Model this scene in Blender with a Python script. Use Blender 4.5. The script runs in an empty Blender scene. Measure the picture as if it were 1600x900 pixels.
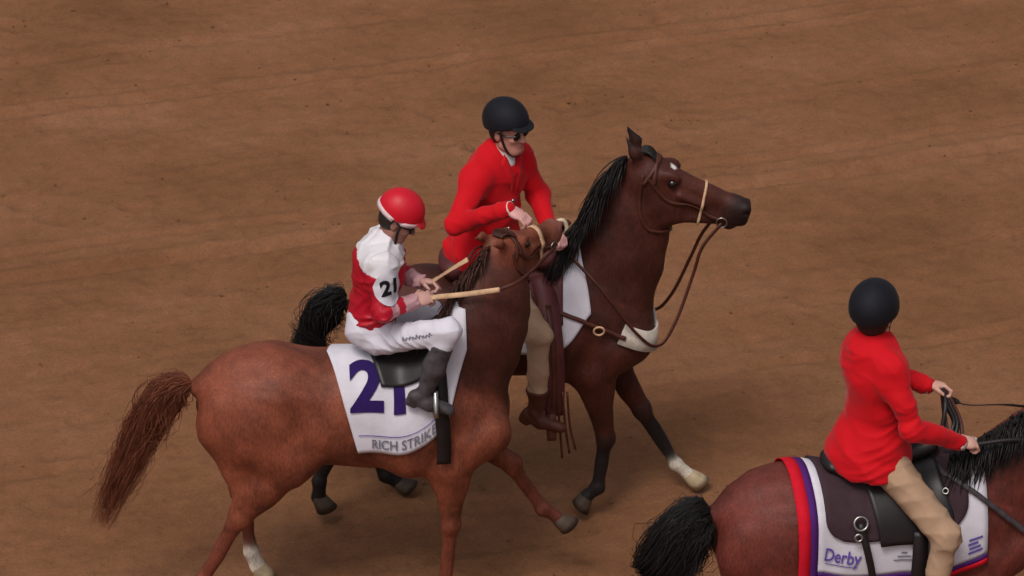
import bpy, bmesh, math, random
import numpy as np
R = math.radians
rng = np.random.default_rng(7)
random.seed(7)
sc = bpy.context.scene
COL = sc.collection

# ------------------------------------------------------------------ camera, sky, sun, exposure
cam_d = bpy.data.cameras.new('camera')
cam_d.sensor_width = 36.0
cam_d.lens = 143.55
cam_d.clip_end = 3000
cam = bpy.data.objects.new('camera', cam_d)
COL.objects.link(cam)
cam.location = (0, -18.628, 11.827)
cam.rotation_euler = (R(90 - 28), 0, 0)
sc.camera = cam

world = bpy.data.worlds.new('World')
sc.world = world
world.use_nodes = True
wn = world.node_tree
SUN_EL, SUN_AZ = 58, 205          # elevation; azimuth clockwise from +Y (where the light comes from)
sky = wn.nodes.new('ShaderNodeTexSky')
sky.sky_type = 'NISHITA'
sky.sun_disc = False
sky.sun_elevation = R(SUN_EL)
sky.sun_rotation = R(SUN_AZ)
sky.air_density = 1.0
sky.dust_density = 6.0
hs = wn.nodes.new('ShaderNodeHueSaturation')      # overcast: a greyed sky
hs.inputs['Saturation'].default_value = 0.35
wn.links.new(sky.outputs[0], hs.inputs['Color'])
bg = wn.nodes['Background']
bg.inputs['Strength'].default_value = 0.106
wn.links.new(hs.outputs[0], bg.inputs['Color'])

sun_d = bpy.data.lights.new('sun', 'SUN')
sun_d.energy = 1.15
sun_d.angle = R(16)
sun_d.color = (1.0, 0.93, 0.84)
sun = bpy.data.objects.new('sun', sun_d)
COL.objects.link(sun)
sun.location = (0, 0, 30)
sun.rotation_euler = (R(90 - SUN_EL), 0, R(180 - SUN_AZ))

vs = sc.view_settings
vs.view_transform = 'Standard'
vs.look = 'None'
vs.gamma = 1.0
vs.exposure = -0.05
vs.use_curve_mapping = False

# ------------------------------------------------------------------ materials
def S(r, g, b):
    f = lambda c: (c / 255 / 12.92) if c / 255 <= .04045 else ((c / 255 + .055) / 1.055) ** 2.4
    return (f(r), f(g), f(b), 1.0)

def nd(nt, t, **kw):
    n = nt.nodes.new(t)
    for k, v in kw.items():
        if k in n.inputs: n.inputs[k].default_value = v
        else: setattr(n, k, v)
    return n

def material(name, col=None, rough=.6, spec=.4, var=.18, vscale=9, bump=.15, bscale=120, attr=None, sheen=0, metal=0, coat=0, stretch=(1, 1, 1), bdist=.004, fibre=0):
    m = bpy.data.materials.new(name)
    m.use_nodes = True
    nt = m.node_tree
    b = nt.nodes['Principled BSDF']
    b.inputs['Roughness'].default_value = rough
    b.inputs['Specular IOR Level'].default_value = spec
    b.inputs['Metallic'].default_value = metal
    b.inputs['Coat Weight'].default_value = coat
    b.inputs['Sheen Weight'].default_value = sheen
    b.inputs['Sheen Roughness'].default_value = .4
    tc = nd(nt, 'ShaderNodeTexCoord')
    mp = nd(nt, 'ShaderNodeMapping', Scale=stretch)
    nt.links.new(tc.outputs['Object'], mp.inputs[0])
    n1 = nd(nt, 'ShaderNodeTexNoise', Scale=vscale, Detail=5, Roughness=.6)
    nt.links.new(mp.outputs[0], n1.inputs['Vector'])
    mr = nd(nt, 'ShaderNodeMapRange')
    mr.inputs['From Min'].default_value = .3; mr.inputs['From Max'].default_value = .7
    mr.inputs['To Min'].default_value = 1 - var; mr.inputs['To Max'].default_value = 1 + var
    nt.links.new(n1.outputs[0], mr.inputs[0])
    mix = nd(nt, 'ShaderNodeMix', data_type='RGBA', blend_type='MULTIPLY')
    mix.inputs[0].default_value = 1
    if attr:
        a = nd(nt, 'ShaderNodeAttribute', attribute_name=attr)
        nt.links.new(a.outputs['Color'], mix.inputs[6])
    else:
        mix.inputs[6].default_value = col
    nt.links.new(mr.outputs[0], mix.inputs[7])
    outc = mix.outputs[2]
    if fibre:                                       # the lie of short hair, and darker sweat marks
        mf_ = nd(nt, 'ShaderNodeMapping', Scale=(1.0, 1.0, .28))
        nt.links.new(tc.outputs['Object'], mf_.inputs[0])
        n3 = nd(nt, 'ShaderNodeTexNoise', Scale=110, Detail=4, Roughness=.7); nt.links.new(mf_.outputs[0], n3.inputs['Vector'])
        n4 = nd(nt, 'ShaderNodeTexNoise', Scale=2.6, Detail=6, Roughness=.65, Distortion=.8); nt.links.new(tc.outputs['Object'], n4.inputs['Vector'])
        for src, lo_, hi_, a0, a1 in ((n3, 1 - fibre, 1 + fibre, .3, .7), (n4, .62, 1.12, .36, .56)):
            r_ = nd(nt, 'ShaderNodeMapRange')
            r_.inputs['From Min'].default_value = a0; r_.inputs['From Max'].default_value = a1
            r_.inputs['To Min'].default_value = lo_; r_.inputs['To Max'].default_value = hi_
            nt.links.new(src.outputs[0], r_.inputs[0])
            mx = nd(nt, 'ShaderNodeMix', data_type='RGBA', blend_type='MULTIPLY'); mx.inputs[0].default_value = 1
            nt.links.new(outc, mx.inputs[6]); nt.links.new(r_.outputs[0], mx.inputs[7]); outc = mx.outputs[2]
    nt.links.new(outc, b.inputs['Base Color'])
    if bump:
        n2 = nd(nt, 'ShaderNodeTexNoise', Scale=bscale, Detail=4, Roughness=.65)
        nt.links.new(mp.outputs[0], n2.inputs['Vector'])
        bp = nd(nt, 'ShaderNodeBump', Strength=bump, Distance=bdist)
        nt.links.new(n2.outputs[0], bp.inputs['Height'])
        nt.links.new(bp.outputs[0], b.inputs['Normal'])
    return m

M = {}
M['coat'] = material('horse_coat', attr='Col', rough=.56, spec=.28, var=.30, vscale=5, fibre=.34, bump=.3, bscale=95, stretch=(1.6, 1.6, .9), bdist=.005)
M['hair_ginger'] = material('hair_ginger', S(116, 64, 44), rough=.6, spec=.25, var=.4, vscale=14, bump=0)
M['hair_brown'] = material('hair_brown', S(62, 32, 24), rough=.55, spec=.3, var=.4, vscale=14, bump=0)
M['hair_black'] = material('hair_black', S(26, 22, 22), rough=.5, spec=.35, var=.3, vscale=14, bump=0)
M['hoof'] = material('hoof_horn', S(70, 56, 46), rough=.6, var=.3, vscale=20, bump=.3)
M['hoof_pale'] = material('hoof_horn_pale', S(176, 156, 126), rough=.6, var=.25, vscale=20, bump=.3)
M['eye'] = material('horse_eye', S(22, 13, 10), rough=.08, spec=.6, var=.05, bump=0)
M['red_cloth'] = material('red_wool', S(196, 16, 28), rough=.8, spec=.15, var=.07, vscale=6, bump=.35, bscale=60, sheen=.1)
M['silks'] = material('racing_silks', attr='Col', rough=.5, spec=.3, var=.06, vscale=8, bump=.3, bscale=45)
M['breeches'] = material('tan_breeches', S(166, 136, 112), rough=.85, spec=.1, var=.1, vscale=10, bump=.3, bscale=70)
M['white_breeches'] = material('white_breeches', S(208, 204, 216), rough=.7, spec=.15, var=.06, vscale=10, bump=.25, bscale=60)
M['white_cloth'] = material('white_saddle_cloth', S(206, 202, 212), rough=.8, spec=.15, var=.08, vscale=9, bump=.35, bscale=90)
M['grey_pad'] = material('plum_grey_pad', S(62, 46, 52), rough=.85, spec=.12, var=.15, vscale=14, bump=.4, bscale=110)
M['black_leather'] = material('black_leather', S(30, 25, 27), rough=.42, spec=.4, var=.25, vscale=18, bump=.2)
M['brown_leather'] = material('brown_leather', S(74, 36, 26), rough=.5, spec=.35, var=.25, vscale=18, bump=.2)
M['wine_leather'] = material('wine_leather', S(84, 40, 42), rough=.55, spec=.3, var=.25, vscale=14, bump=.2)
M['pale_strap'] = material('pale_rubber_strap', S(196, 160, 128), rough=.75, spec=.15, var=.2, vscale=30, bump=.5, bscale=180)
M['cream'] = material('cream_rope', S(206, 186, 160), rough=.85, spec=.1, var=.15, vscale=40, bump=.5, bscale=200)
M['felt_white'] = material('white_fleece', S(188, 176, 166), rough=.95, spec=.05, var=.15, vscale=25, bump=.8, bscale=90)
M['skin'] = material('skin', attr='Col', rough=.5, spec=.35, var=.07, vscale=20, bump=.08, bscale=150)
M['helmet_black'] = material('black_velvet_helmet', S(17, 17, 25), rough=.7, spec=.25, var=.15, vscale=25, bump=.15, sheen=.03)
M['helmet_red'] = material('red_helmet_cover', S(196, 16, 38), rough=.45, spec=.35, var=.06, bump=.2, bscale=40)
M['white_band'] = material('white_band', S(214, 190, 196), rough=.7, spec=.2, var=.06)
M['glass_dark'] = material('dark_lens', S(12, 10, 12), rough=.12, spec=.6, var=.05, bump=0)
M['steel'] = material('steel', S(170, 168, 165), rough=.3, metal=1, var=.15, vscale=30, bump=.1)
M['purple_print'] = material('purple_print', S(44, 26, 84), rough=.8, spec=.1, var=.1, vscale=30, bump=.1)
M['violet_print'] = material('violet_print', S(96, 76, 160), rough=.8, spec=.1, var=.1, vscale=30, bump=.1)
M['grey_print'] = material('grey_print', S(112, 110, 124), rough=.8, spec=.1, var=.1, vscale=30, bump=.1)
M['black_print'] = material('black_print', S(26, 26, 34), rough=.8, spec=.1, var=.1, vscale=30, bump=.1)
M['red_trim'] = material('red_trim', S(196, 20, 40), rough=.8, spec=.15, var=.08, vscale=20, bump=.2)
M['purple_trim'] = material('purple_trim', S(74, 32, 104), rough=.8, spec=.15, var=.08, vscale=20, bump=.2)
M['boot_grey'] = material('worn_boot', S(66, 60, 64), rough=.5, spec=.35, var=.45, vscale=22, bump=.25)
M['hair_dark'] = material('dark_hair', S(34, 24, 20), rough=.6, var=.3, vscale=60, bump=.4)
M['shirt'] = material('white_shirt', S(206, 200, 196), rough=.8, var=.06)
M['dark_veil'] = material('dark_mask', S(40, 30, 34), rough=.7, var=.2)
M['eyeball'] = material('eyeball', S(200, 190, 184), rough=.2, var=.03, bump=0)
M['clod'] = material('dirt_clod', S(116, 82, 58), rough=.95, spec=.05, var=.3, vscale=12, bump=.6)

# ------------------------------------------------------------------ scene helpers
def tag(o, label=None, cat=None, group=None, kind=None):
    if label: o['label'] = label
    if cat: o['category'] = cat
    if group: o['group'] = group
    if kind: o['kind'] = kind
    return o

class Frame:                                     # a horse's place on the track: everything on it is laid out in its metres
    def __init__(s, loc, yaw): s.loc = np.array(loc, float); s.yaw = R(yaw)
    def world(s, p):
        c, n = math.cos(s.yaw), math.sin(s.yaw)
        return s.loc + np.array([p[0] * c - p[1] * n, p[0] * n + p[1] * c, p[2]])
    def local(s, w):
        c, n = math.cos(s.yaw), math.sin(s.yaw)
        q = np.array(w, float) - s.loc
        return np.array([q[0] * c + q[1] * n, -q[0] * n + q[1] * c, q[2]])
    def empty(s, name, off, label, cat, group=None):
        e = bpy.data.objects.new(name, None)
        e.empty_display_size = .2
        COL.objects.link(e)
        e.location = s.world(off); e.rotation_euler = (0, 0, s.yaw)
        OFF[e.name] = np.array(off, float)
        return tag(e, label, cat, group)
OFF = {}

def mesh_obj(name, V, F, mat, parent, off=None, smooth=True, cols=None):
    """one mesh object; V are frame coordinates, shifted to the root's own origin"""
    if off is None:
        p = parent
        while p is not None and p.name not in OFF: p = p.parent
        off = OFF[p.name] if p is not None else np.zeros(3)
    V = np.asarray(V, float) - off
    me = bpy.data.meshes.new(name)
    me.from_pydata(V.tolist(), [], F.tolist() if isinstance(F, np.ndarray) else F)
    me.materials.append(M[mat] if isinstance(mat, str) else mat)
    if smooth: me.polygons.foreach_set('use_smooth', [True] * len(me.polygons))
    if cols is not None:
        a = me.color_attributes.new('Col', 'FLOAT_COLOR', 'POINT')
        a.data.foreach_set('color', np.asarray(cols, np.float32).ravel())
    me.update()
    o = bpy.data.objects.new(name, me)
    COL.objects.link(o)
    if parent is not None: o.parent = parent
    return o

def nrm(v):
    v = np.asarray(v, float)
    return v / (np.linalg.norm(v) + 1e-12)

# ------------------------------------------------------------------ sculpting: smooth union of tapered shapes -> one skin
class Field:
    def __init__(s, lo, hi, h):
        s.lo = np.array(lo, float); s.h = h
        s.n = np.ceil((np.array(hi) - s.lo) / h).astype(int) + 1
        s.ax = [(s.lo[i] + h * np.arange(s.n[i])).astype(np.float32) for i in range(3)]
        s.D = np.full(s.n, 1.0, np.float32)
        s.prims = []
    def _apply(s, fn, lo, hi, k, col, op):
        m = max(k, .05) + 2 * s.h
        i0 = np.clip(np.floor((lo - m - s.lo) / s.h).astype(int), 0, s.n)
        i1 = np.clip(np.ceil((hi + m - s.lo) / s.h).astype(int) + 1, 0, s.n)
        if np.any(i1 <= i0): return
        sl = tuple(slice(a, b) for a, b in zip(i0, i1))
        X = s.ax[0][sl[0]][:, None, None]; Y = s.ax[1][sl[1]][None, :, None]; Z = s.ax[2][sl[2]][None, None, :]
        d = fn(X, Y, Z); a = s.D[sl]
        if op == 'u':
            hh = np.maximum(k - np.abs(a - d), 0) / k
            s.D[sl] = np.minimum(a, d) - hh * hh * k * .25
        elif op == 'sub':
            d = -d
            hh = np.maximum(k - np.abs(a - d), 0) / k
            s.D[sl] = np.maximum(a, d) + hh * hh * k * .25
        if col is not None: s.prims.append((fn, col))
    def cone(s, a, b, ra, rb, sq=1.0, L=(0, 1, 0), k=.04, col=None, op='u'):
        a = np.array(a, np.float32); b = np.array(b, np.float32)
        ab = b - a; l2 = float(ab @ ab) + 1e-9
        t = ab / math.sqrt(l2)
        Lv = np.array(L, float); Lv = Lv - t * (Lv @ t); Lv = nrm(Lv).astype(np.float32)
        q = 1.0 / sq - 1.0
        def fn(X, Y, Z):
            x, y, z = X - a[0], Y - a[1], Z - a[2]
            u = np.clip((x * ab[0] + y * ab[1] + z * ab[2]) / l2, 0, 1)
            x, y, z = x - u * ab[0], y - u * ab[1], z - u * ab[2]
            if sq != 1.0:
                v = (x * Lv[0] + y * Lv[1] + z * Lv[2]) * q
                x, y, z = x + v * Lv[0], y + v * Lv[1], z + v * Lv[2]
            return (np.sqrt(x * x + y * y + z * z) - (ra + (rb - ra) * u)) * (min(1.0, sq) if sq < 1 else 1.0)
        r = max(ra, rb) * max(1, sq)
        s._apply(fn, np.minimum(a, b) - r, np.maximum(a, b) + r, k, col, op)
    def ell(s, c, r, A=None, k=.04, col=None, op='u'):
        c = np.array(c, np.float32); r = np.array(r, np.float32)
        A = np.eye(3, dtype=np.float32) if A is None else np.array(A, np.float32)
        def fn(X, Y, Z):
            x, y, z = X - c[0], Y - c[1], Z - c[2]
            p = [(x * A[i, 0] + y * A[i, 1] + z * A[i, 2]) / r[i] for i in range(3)]
            k0 = np.sqrt(p[0] ** 2 + p[1] ** 2 + p[2] ** 2) + 1e-6
            k1 = np.sqrt((p[0] / r[0]) ** 2 + (p[1] / r[1]) ** 2 + (p[2] / r[2]) ** 2) + 1e-6
            return k0 * (k0 - 1) / k1
        e = np.sqrt(((A * r[:, None]) ** 2).sum(0))
        s._apply(fn, c - e, c + e, k, col, op)
    def cut(s, p, n, k=.01):                       # remove everything on the side n points to
        p = np.array(p, float); n = nrm(n)
        d = ((s.ax[0][:, None, None] - p[0]) * n[0] + (s.ax[1][None, :, None] - p[1]) * n[1] + (s.ax[2][None, None, :] - p[2]) * n[2]).astype(np.float32)
        s.D = np.maximum(s.D, d)
    def folds(s, amp, freq, seed, dirs=None, zmask=None, ridged=False):
        g = np.random.default_rng(seed)
        m = np.abs(s.D) < .06
        I = np.argwhere(m)
        P = s.lo + I * s.h
        w = np.zeros(len(P))
        wp = .05 * np.sin(P @ g.normal(size=3) * 14 + 1)[:, None] * g.normal(size=3)
        for i in range(5):
            kd = nrm(dirs[i % len(dirs)] + .35 * g.normal(size=3)) if dirs is not None else nrm(g.normal(size=3))
            sn = np.sin((P + wp) @ kd * freq * g.uniform(.6, 1.5) + g.uniform(0, 6))
            if ridged: sn = 1.6 * (np.abs(sn) ** .6 - .7) * np.clip(np.sin(P @ g.normal(size=3) * 9 + g.uniform(0, 6)) + .5, 0, 1.2)
            w += sn * g.uniform(.5, 1)
        if not ridged: w = np.sign(w) * np.abs(w) ** 1.3 / 3
        if zmask is not None: w = w * zmask(P)
        s.D[m] += (amp * w).astype(np.float32)
    def mesh(s):
        D = s.D; ins = D < 0
        c = np.zeros(tuple(np.array(D.shape) - 1), np.uint8)
        sh = [slice(None, -1), slice(1, None)]
        for i in (0, 1):
            for j in (0, 1):
                for l in (0, 1): c += ins[sh[i], sh[j], sh[l]]
        act = (c > 0) & (c < 8)
        I = np.argwhere(act)
        ids = np.full(c.shape, -1, np.int32); ids[act] = np.arange(len(I))
        cor = [(i, j, l) for i in (0, 1) for j in (0, 1) for l in (0, 1)]
        val = {q: D[I[:, 0] + q[0], I[:, 1] + q[1], I[:, 2] + q[2]] for q in cor}
        acc = np.zeros((len(I), 3)); cnt = np.zeros(len(I))
        for a in cor:
            for ax in range(3):
                if a[ax]: continue
                b = list(a); b[ax] = 1; b = tuple(b)
                va, vb = val[a], val[b]
                m = (va < 0) != (vb < 0)
                t = np.where(m, va / np.where(m, va - vb, 1), 0)
                p = np.array(a, float)[None, :].repeat(len(I), 0); p[:, ax] += t
                acc += p * m[:, None]; cnt += m
        V = s.lo + s.h * (I + acc / cnt[:, None])
        F = []
        for ax in range(3):
            o1, o2 = [(1, 2), (2, 0), (0, 1)][ax]
            A = [slice(None)] * 3; B = [slice(None)] * 3
            A[ax] = slice(None, -1); B[ax] = slice(1, None)
            for q in (o1, o2): A[q] = slice(1, -1); B[q] = slice(1, -1)
            lo_in = ins[tuple(A)]; hi_in = ins[tuple(B)]
            E_ = np.argwhere(lo_in != hi_in)
            if not len(E_): continue
            inside = lo_in[E_[:, 0], E_[:, 1], E_[:, 2]]
            E_[:, o1] += 1; E_[:, o2] += 1
            def cid(d1, d2):
                q = E_.copy(); q[:, o1] += d1; q[:, o2] += d2
                return ids[q[:, 0], q[:, 1], q[:, 2]]
            qd = np.stack([cid(-1, -1), cid(0, -1), cid(0, 0), cid(-1, 0)], 1)
            qd[~inside] = qd[~inside][:, ::-1]
            F.append(qd)
        return V, np.concatenate(F)
    def colors(s, V, tau=.012):
        V = V.astype(np.float32); n = len(V)
        ds = np.stack([fn(V[:, 0], V[:, 1], V[:, 2]) for fn, _ in s.prims])
        ds -= ds.min(0)
        w = np.exp(-ds / tau)
        w /= w.sum(0)
        return w.T @ np.array([c for _, c in s.prims], np.float32)
    def sample(s, P):
        q = (np.asarray(P, float) - s.lo) / s.h
        q = np.clip(q, 0, s.n - 1.001)
        i = q.astype(int); f = q - i
        out = 0
        for a in (0, 1):
            for b in (0, 1):
                for c in (0, 1):
                    w = (f[..., 0] if a else 1 - f[..., 0]) * (f[..., 1] if b else 1 - f[..., 1]) * (f[..., 2] if c else 1 - f[..., 2])
                    out = out + w * s.D[i[..., 0] + a, i[..., 1] + b, i[..., 2] + c]
        return out
    def grad(s, P):
        e = s.h * 1.2; P = np.asarray(P, float); g = np.zeros_like(P)
        for i in range(3):
            d = np.zeros(3); d[i] = e
            g[..., i] = s.sample(P + d) - s.sample(P - d)
        return g / (np.linalg.norm(g, axis=-1, keepdims=True) + 1e-9)
    def outward(s, C, dirs, off, tmax=.7):          # from inside outwards: last point still closer than off
        t = np.linspace(0, tmax, 240)
        P = C[:, None, :] + dirs[:, None, :] * t[None, :, None]
        d = s.sample(P) > off
        i = np.where(d.any(1), d.argmax(1), 239)
        return C + dirs * t[i][:, None]
    def drop(s, P, d, off, tmax=.6):                # from outside along d until the surface (+off)
        P = np.asarray(P, float); d = nrm(d)
        t = np.linspace(0, tmax, 300)
        Q = P[:, None, :] + d[None, None, :] * t[None, :, None]
        v = s.sample(Q) < off
        i = np.where(v.any(1), v.argmax(1), 150)
        return P + d * t[i][:, None]

def tubes(paths, r0, r1, sides=3):
    """many tapered hair locks: paths (N, M, 3) -> one mesh"""
    P = np.asarray(paths, float); N, Mm, _ = P.shape
    T = np.gradient(P, axis=1); T /= np.linalg.norm(T, axis=2, keepdims=True) + 1e-9
    ref = np.array([.31, .87, .38])
    A = np.cross(T, ref); A /= np.linalg.norm(A, axis=2, keepdims=True) + 1e-9
    B = np.cross(T, A)
    tt = np.linspace(0, 1, Mm)
    rr = (r0 + (r1 - r0) * tt ** 1.5)[None, :, None]
    an = 2 * np.pi * np.arange(sides) / sides
    V = P[:, :, None, :] + rr[..., None] * (np.cos(an)[None, None, :, None] * A[:, :, None, :] + np.sin(an)[None, None, :, None] * B[:, :, None, :])
    idx = np.arange(N * Mm * sides).reshape(N, Mm, sides)
    a = idx[:, :-1, :]; b = idx[:, 1:, :]
    F = np.stack([a, np.roll(a, -1, 2), np.roll(b, -1, 2), b], -1).reshape(-1, 4)
    return V.reshape(-1, 3), F

def spline(pts, n):
    pts = np.asarray(pts, float); m = len(pts)
    if m == 2: return pts[0] + (pts[1] - pts[0]) * np.linspace(0, 1, n)[:, None]
    P = np.vstack([2 * pts[0] - pts[1], pts, 2 * pts[-1] - pts[-2]])
    u = np.linspace(0, m - 1 - 1e-6, n); i = u.astype(int); t = (u - i)[:, None]
    a, b, c, d = P[i], P[i + 1], P[i + 2], P[i + 3]
    return .5 * (2 * b + (c - a) * t + (2 * a - 5 * b + 4 * c - d) * t ** 2 + (3 * b - a - 3 * c + d) * t ** 3)

def ribbon(pts, N, width, thick, closed=False):
    """a strap with a real section: pts (n,3), normals (n,3)"""
    P = np.asarray(pts, float); n = len(P)
    T = (np.roll(P, -1, 0) - np.roll(P, 1, 0)) if closed else np.gradient(P, axis=0)
    T /= np.linalg.norm(T, axis=1, keepdims=True) + 1e-9
    N = np.broadcast_to(np.asarray(N, float), P.shape)
    W = np.cross(T, N); W /= np.linalg.norm(W, axis=1, keepdims=True) + 1e-9
    Nn = np.cross(W, T)
    w = width / 2; h = thick / 2
    V = np.stack([P + W * w + Nn * h, P - W * w + Nn * h, P - W * w - Nn * h, P + W * w - Nn * h], 1).reshape(-1, 3)
    F = []
    for i in range(n if closed else n - 1):
        j = (i + 1) % n
        for q in range(4): F.append((i * 4 + q, i * 4 + (q + 1) % 4, j * 4 + (q + 1) % 4, j * 4 + q))
    if not closed: F += [(3, 2, 1, 0), tuple((n - 1) * 4 + q for q in range(4))]
    return V, F

def tube(pts, r, n=24, sides=8):
    P = spline(pts, n)[None]
    return tubes(P, r, r, sides)

def text_mesh(txt, size, bold=0.0, shear=0.0, space=1.0):
    cu = bpy.data.curves.new('lettering', 'FONT')
    cu.body = txt; cu.size = size; cu.offset = bold; cu.shear = shear; cu.space_character = space
    cu.align_x = 'CENTER'; cu.align_y = 'CENTER'; cu.resolution_u = 4
    o = bpy.data.objects.new('lettering', cu)
    COL.objects.link(o)
    dg = bpy.context.evaluated_depsgraph_get()
    me = bpy.data.meshes.new_from_object(o.evaluated_get(dg))
    bpy.data.objects.remove(o); bpy.data.curves.remove(cu)
    bm = bmesh.new(); bm.from_mesh(me); bpy.data.meshes.remove(me)
    bmesh.ops.triangulate(bm, faces=bm.faces)
    for _ in range(2):
        long = [e for e in bm.edges if e.calc_length() > size * .12]
        if long: bmesh.ops.subdivide_edges(bm, edges=long, cuts=1); bmesh.ops.triangulate(bm, faces=bm.faces)
    bm.verts.ensure_lookup_table()
    V = np.array([v.co[:] for v in bm.verts]); F = [tuple(v.index for v in f.verts) for f in bm.faces]
    bm.free()
    return V, F

def disc_mesh(rx, ry, n=28, rings=5):
    V = [(0, 0, 0)]; F = []
    for r in range(1, rings + 1):
        for i in range(n):
            a = 2 * math.pi * i / n
            V.append((rx * r / rings * math.cos(a), ry * r / rings * math.sin(a), 0))
    for i in range(n): F.append((0, 1 + i, 1 + (i + 1) % n))
    for r in range(rings - 1):
        for i in range(n):
            a = 1 + r * n + i; b = 1 + r * n + (i + 1) % n
            F.append((a, a + n, b + n, b))
    return np.array(V), F

def solid(o, t, off=-1):
    m = o.modifiers.new('thickness', 'SOLIDIFY'); m.thickness = t; m.offset = off
    return o

def sphere_mesh(c, r, n=12, mseg=16, A=None):
    V = []; F = []
    r = np.broadcast_to(np.asarray(r, float), 3)
    A = np.eye(3) if A is None else np.array(A)
    for i in range(n + 1):
        th = math.pi * i / n
        for j in range(mseg):
            ph = 2 * math.pi * j / mseg
            V.append(np.array(c) + (np.array([math.sin(th) * math.cos(ph), math.sin(th) * math.sin(ph), math.cos(th)]) * r) @ A)
    for i in range(n):
        for j in range(mseg):
            a = i * mseg + j; b = i * mseg + (j + 1) % mseg
            F.append((a, a + mseg, b + mseg, b))
    return np.array(V), F

# ------------------------------------------------------------------ the dirt track
def vnoise(x, y, seed):
    g = np.random.default_rng(seed)
    T = g.random((257, 257))
    xi = np.floor(x).astype(int); yi = np.floor(y).astype(int)
    fx = x - xi; fy = y - yi
    fx = fx * fx * (3 - 2 * fx); fy = fy * fy * (3 - 2 * fy)
    a = T[xi % 256, yi % 256]; b = T[(xi + 1) % 256, yi % 256]; c = T[xi % 256, (yi + 1) % 256]; d = T[(xi + 1) % 256, (yi + 1) % 256]
    return (a + (b - a) * fx) * (1 - fy) + (c + (d - c) * fx) * fy - .5

TA = R(17)                                        # the way the harrow ran
def ground_height(x, y):
    u = x * math.cos(TA) + y * math.sin(TA); v = -x * math.sin(TA) + y * math.cos(TA)
    z = .022 * vnoise(u * .9 + 40, v * 1.3 + 40, 1) + .016 * vnoise(u * 3.2 + 9, v * 4.2 + 9, 2)
    z += .010 * vnoise(u * 7 + 3, v * 8 + 3, 3) + .011 * vnoise(u * 15, v * 17, 4) + .009 * vnoise(u * 30, v * 32, 5)
    vv = v + .03 * vnoise(u * 1.1, v * .5, 6)
    z += .0022 * np.sin(vv * 2 * np.pi / .11) * (vnoise(u * .7, v * 1.3, 7) + .5)
    for v0, dp, w in GROOVES:
        q = (vv - v0 - .06 * vnoise(u * .6, u * 0 + v0, 8)) / w
        z += dp * np.exp(-q * q) * (.35 + 1.3 * np.clip(vnoise(u * 1.5, u * 0 + v0 * 7, 9) + .5, 0, 1))
        z += -.6 * dp * np.exp(-(q - 1.9) ** 2)
    return z
def uv_of(x, y): return x * math.cos(TA) + y * math.sin(TA), -x * math.sin(TA) + y * math.cos(TA)
GROOVES = [(4.42, -.034, .05), (4.76, -.016, .035), (6.67, .024, .05), (6.88, .020, .05), (5.55, -.010, .04), (2.05, -.016, .04), (.55, -.010, .04), (-1.1, -.012, .05), (3.2, -.009, .035), (7.6, -.012, .05)]
dx = np.arange(-4.2, 4.2001, .021); dy = np.arange(-3.2, 8.6, .027)
gx = np.concatenate([-4.2 - np.geomspace(700, .08, 40), dx, 4.2 + np.geomspace(.08, 700, 40)])
gy = np.concatenate([-3.2 - np.geomspace(700, .08, 40), dy, 8.6 + np.geomspace(.08, 1500, 44)])
GX, GY = np.meshgrid(gx, gy, indexing='ij')
GZ = ground_height(GX, GY)
HOOFMARKS = []
hg = np.random.default_rng(21)
for i in range(110):                               # old hoof prints pressed into the cushion
    cx, cy = hg.uniform(-4, 4), hg.uniform(-2.5, 8.2)
    an = TA + hg.normal() * .25; sz = hg.uniform(.06, .09); dp = hg.uniform(.006, .018)
    HOOFMARKS.append((cx, cy))
    sel = (np.abs(GX - cx) < .3) & (np.abs(GY - cy) < .3)
    px = (GX[sel] - cx) * math.cos(an) + (GY[sel] - cy) * math.sin(an); py = -(GX[sel] - cx) * math.sin(an) + (GY[sel] - cy) * math.cos(an)
    q = np.sqrt((px / (sz * 1.25)) ** 2 + (py / sz) ** 2)
    GZ[sel] += -dp * np.exp(-q ** 4) + dp * .6 * np.exp(-((q - 1.45) / .35) ** 2) * (px < 0.03)
nx_, ny_ = GX.shape
ii = np.arange(nx_ * ny_).reshape(nx_, ny_)
GF = np.stack([ii[:-1, :-1], ii[1:, :-1], ii[1:, 1:], ii[:-1, 1:]], -1).reshape(-1, 4)

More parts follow.
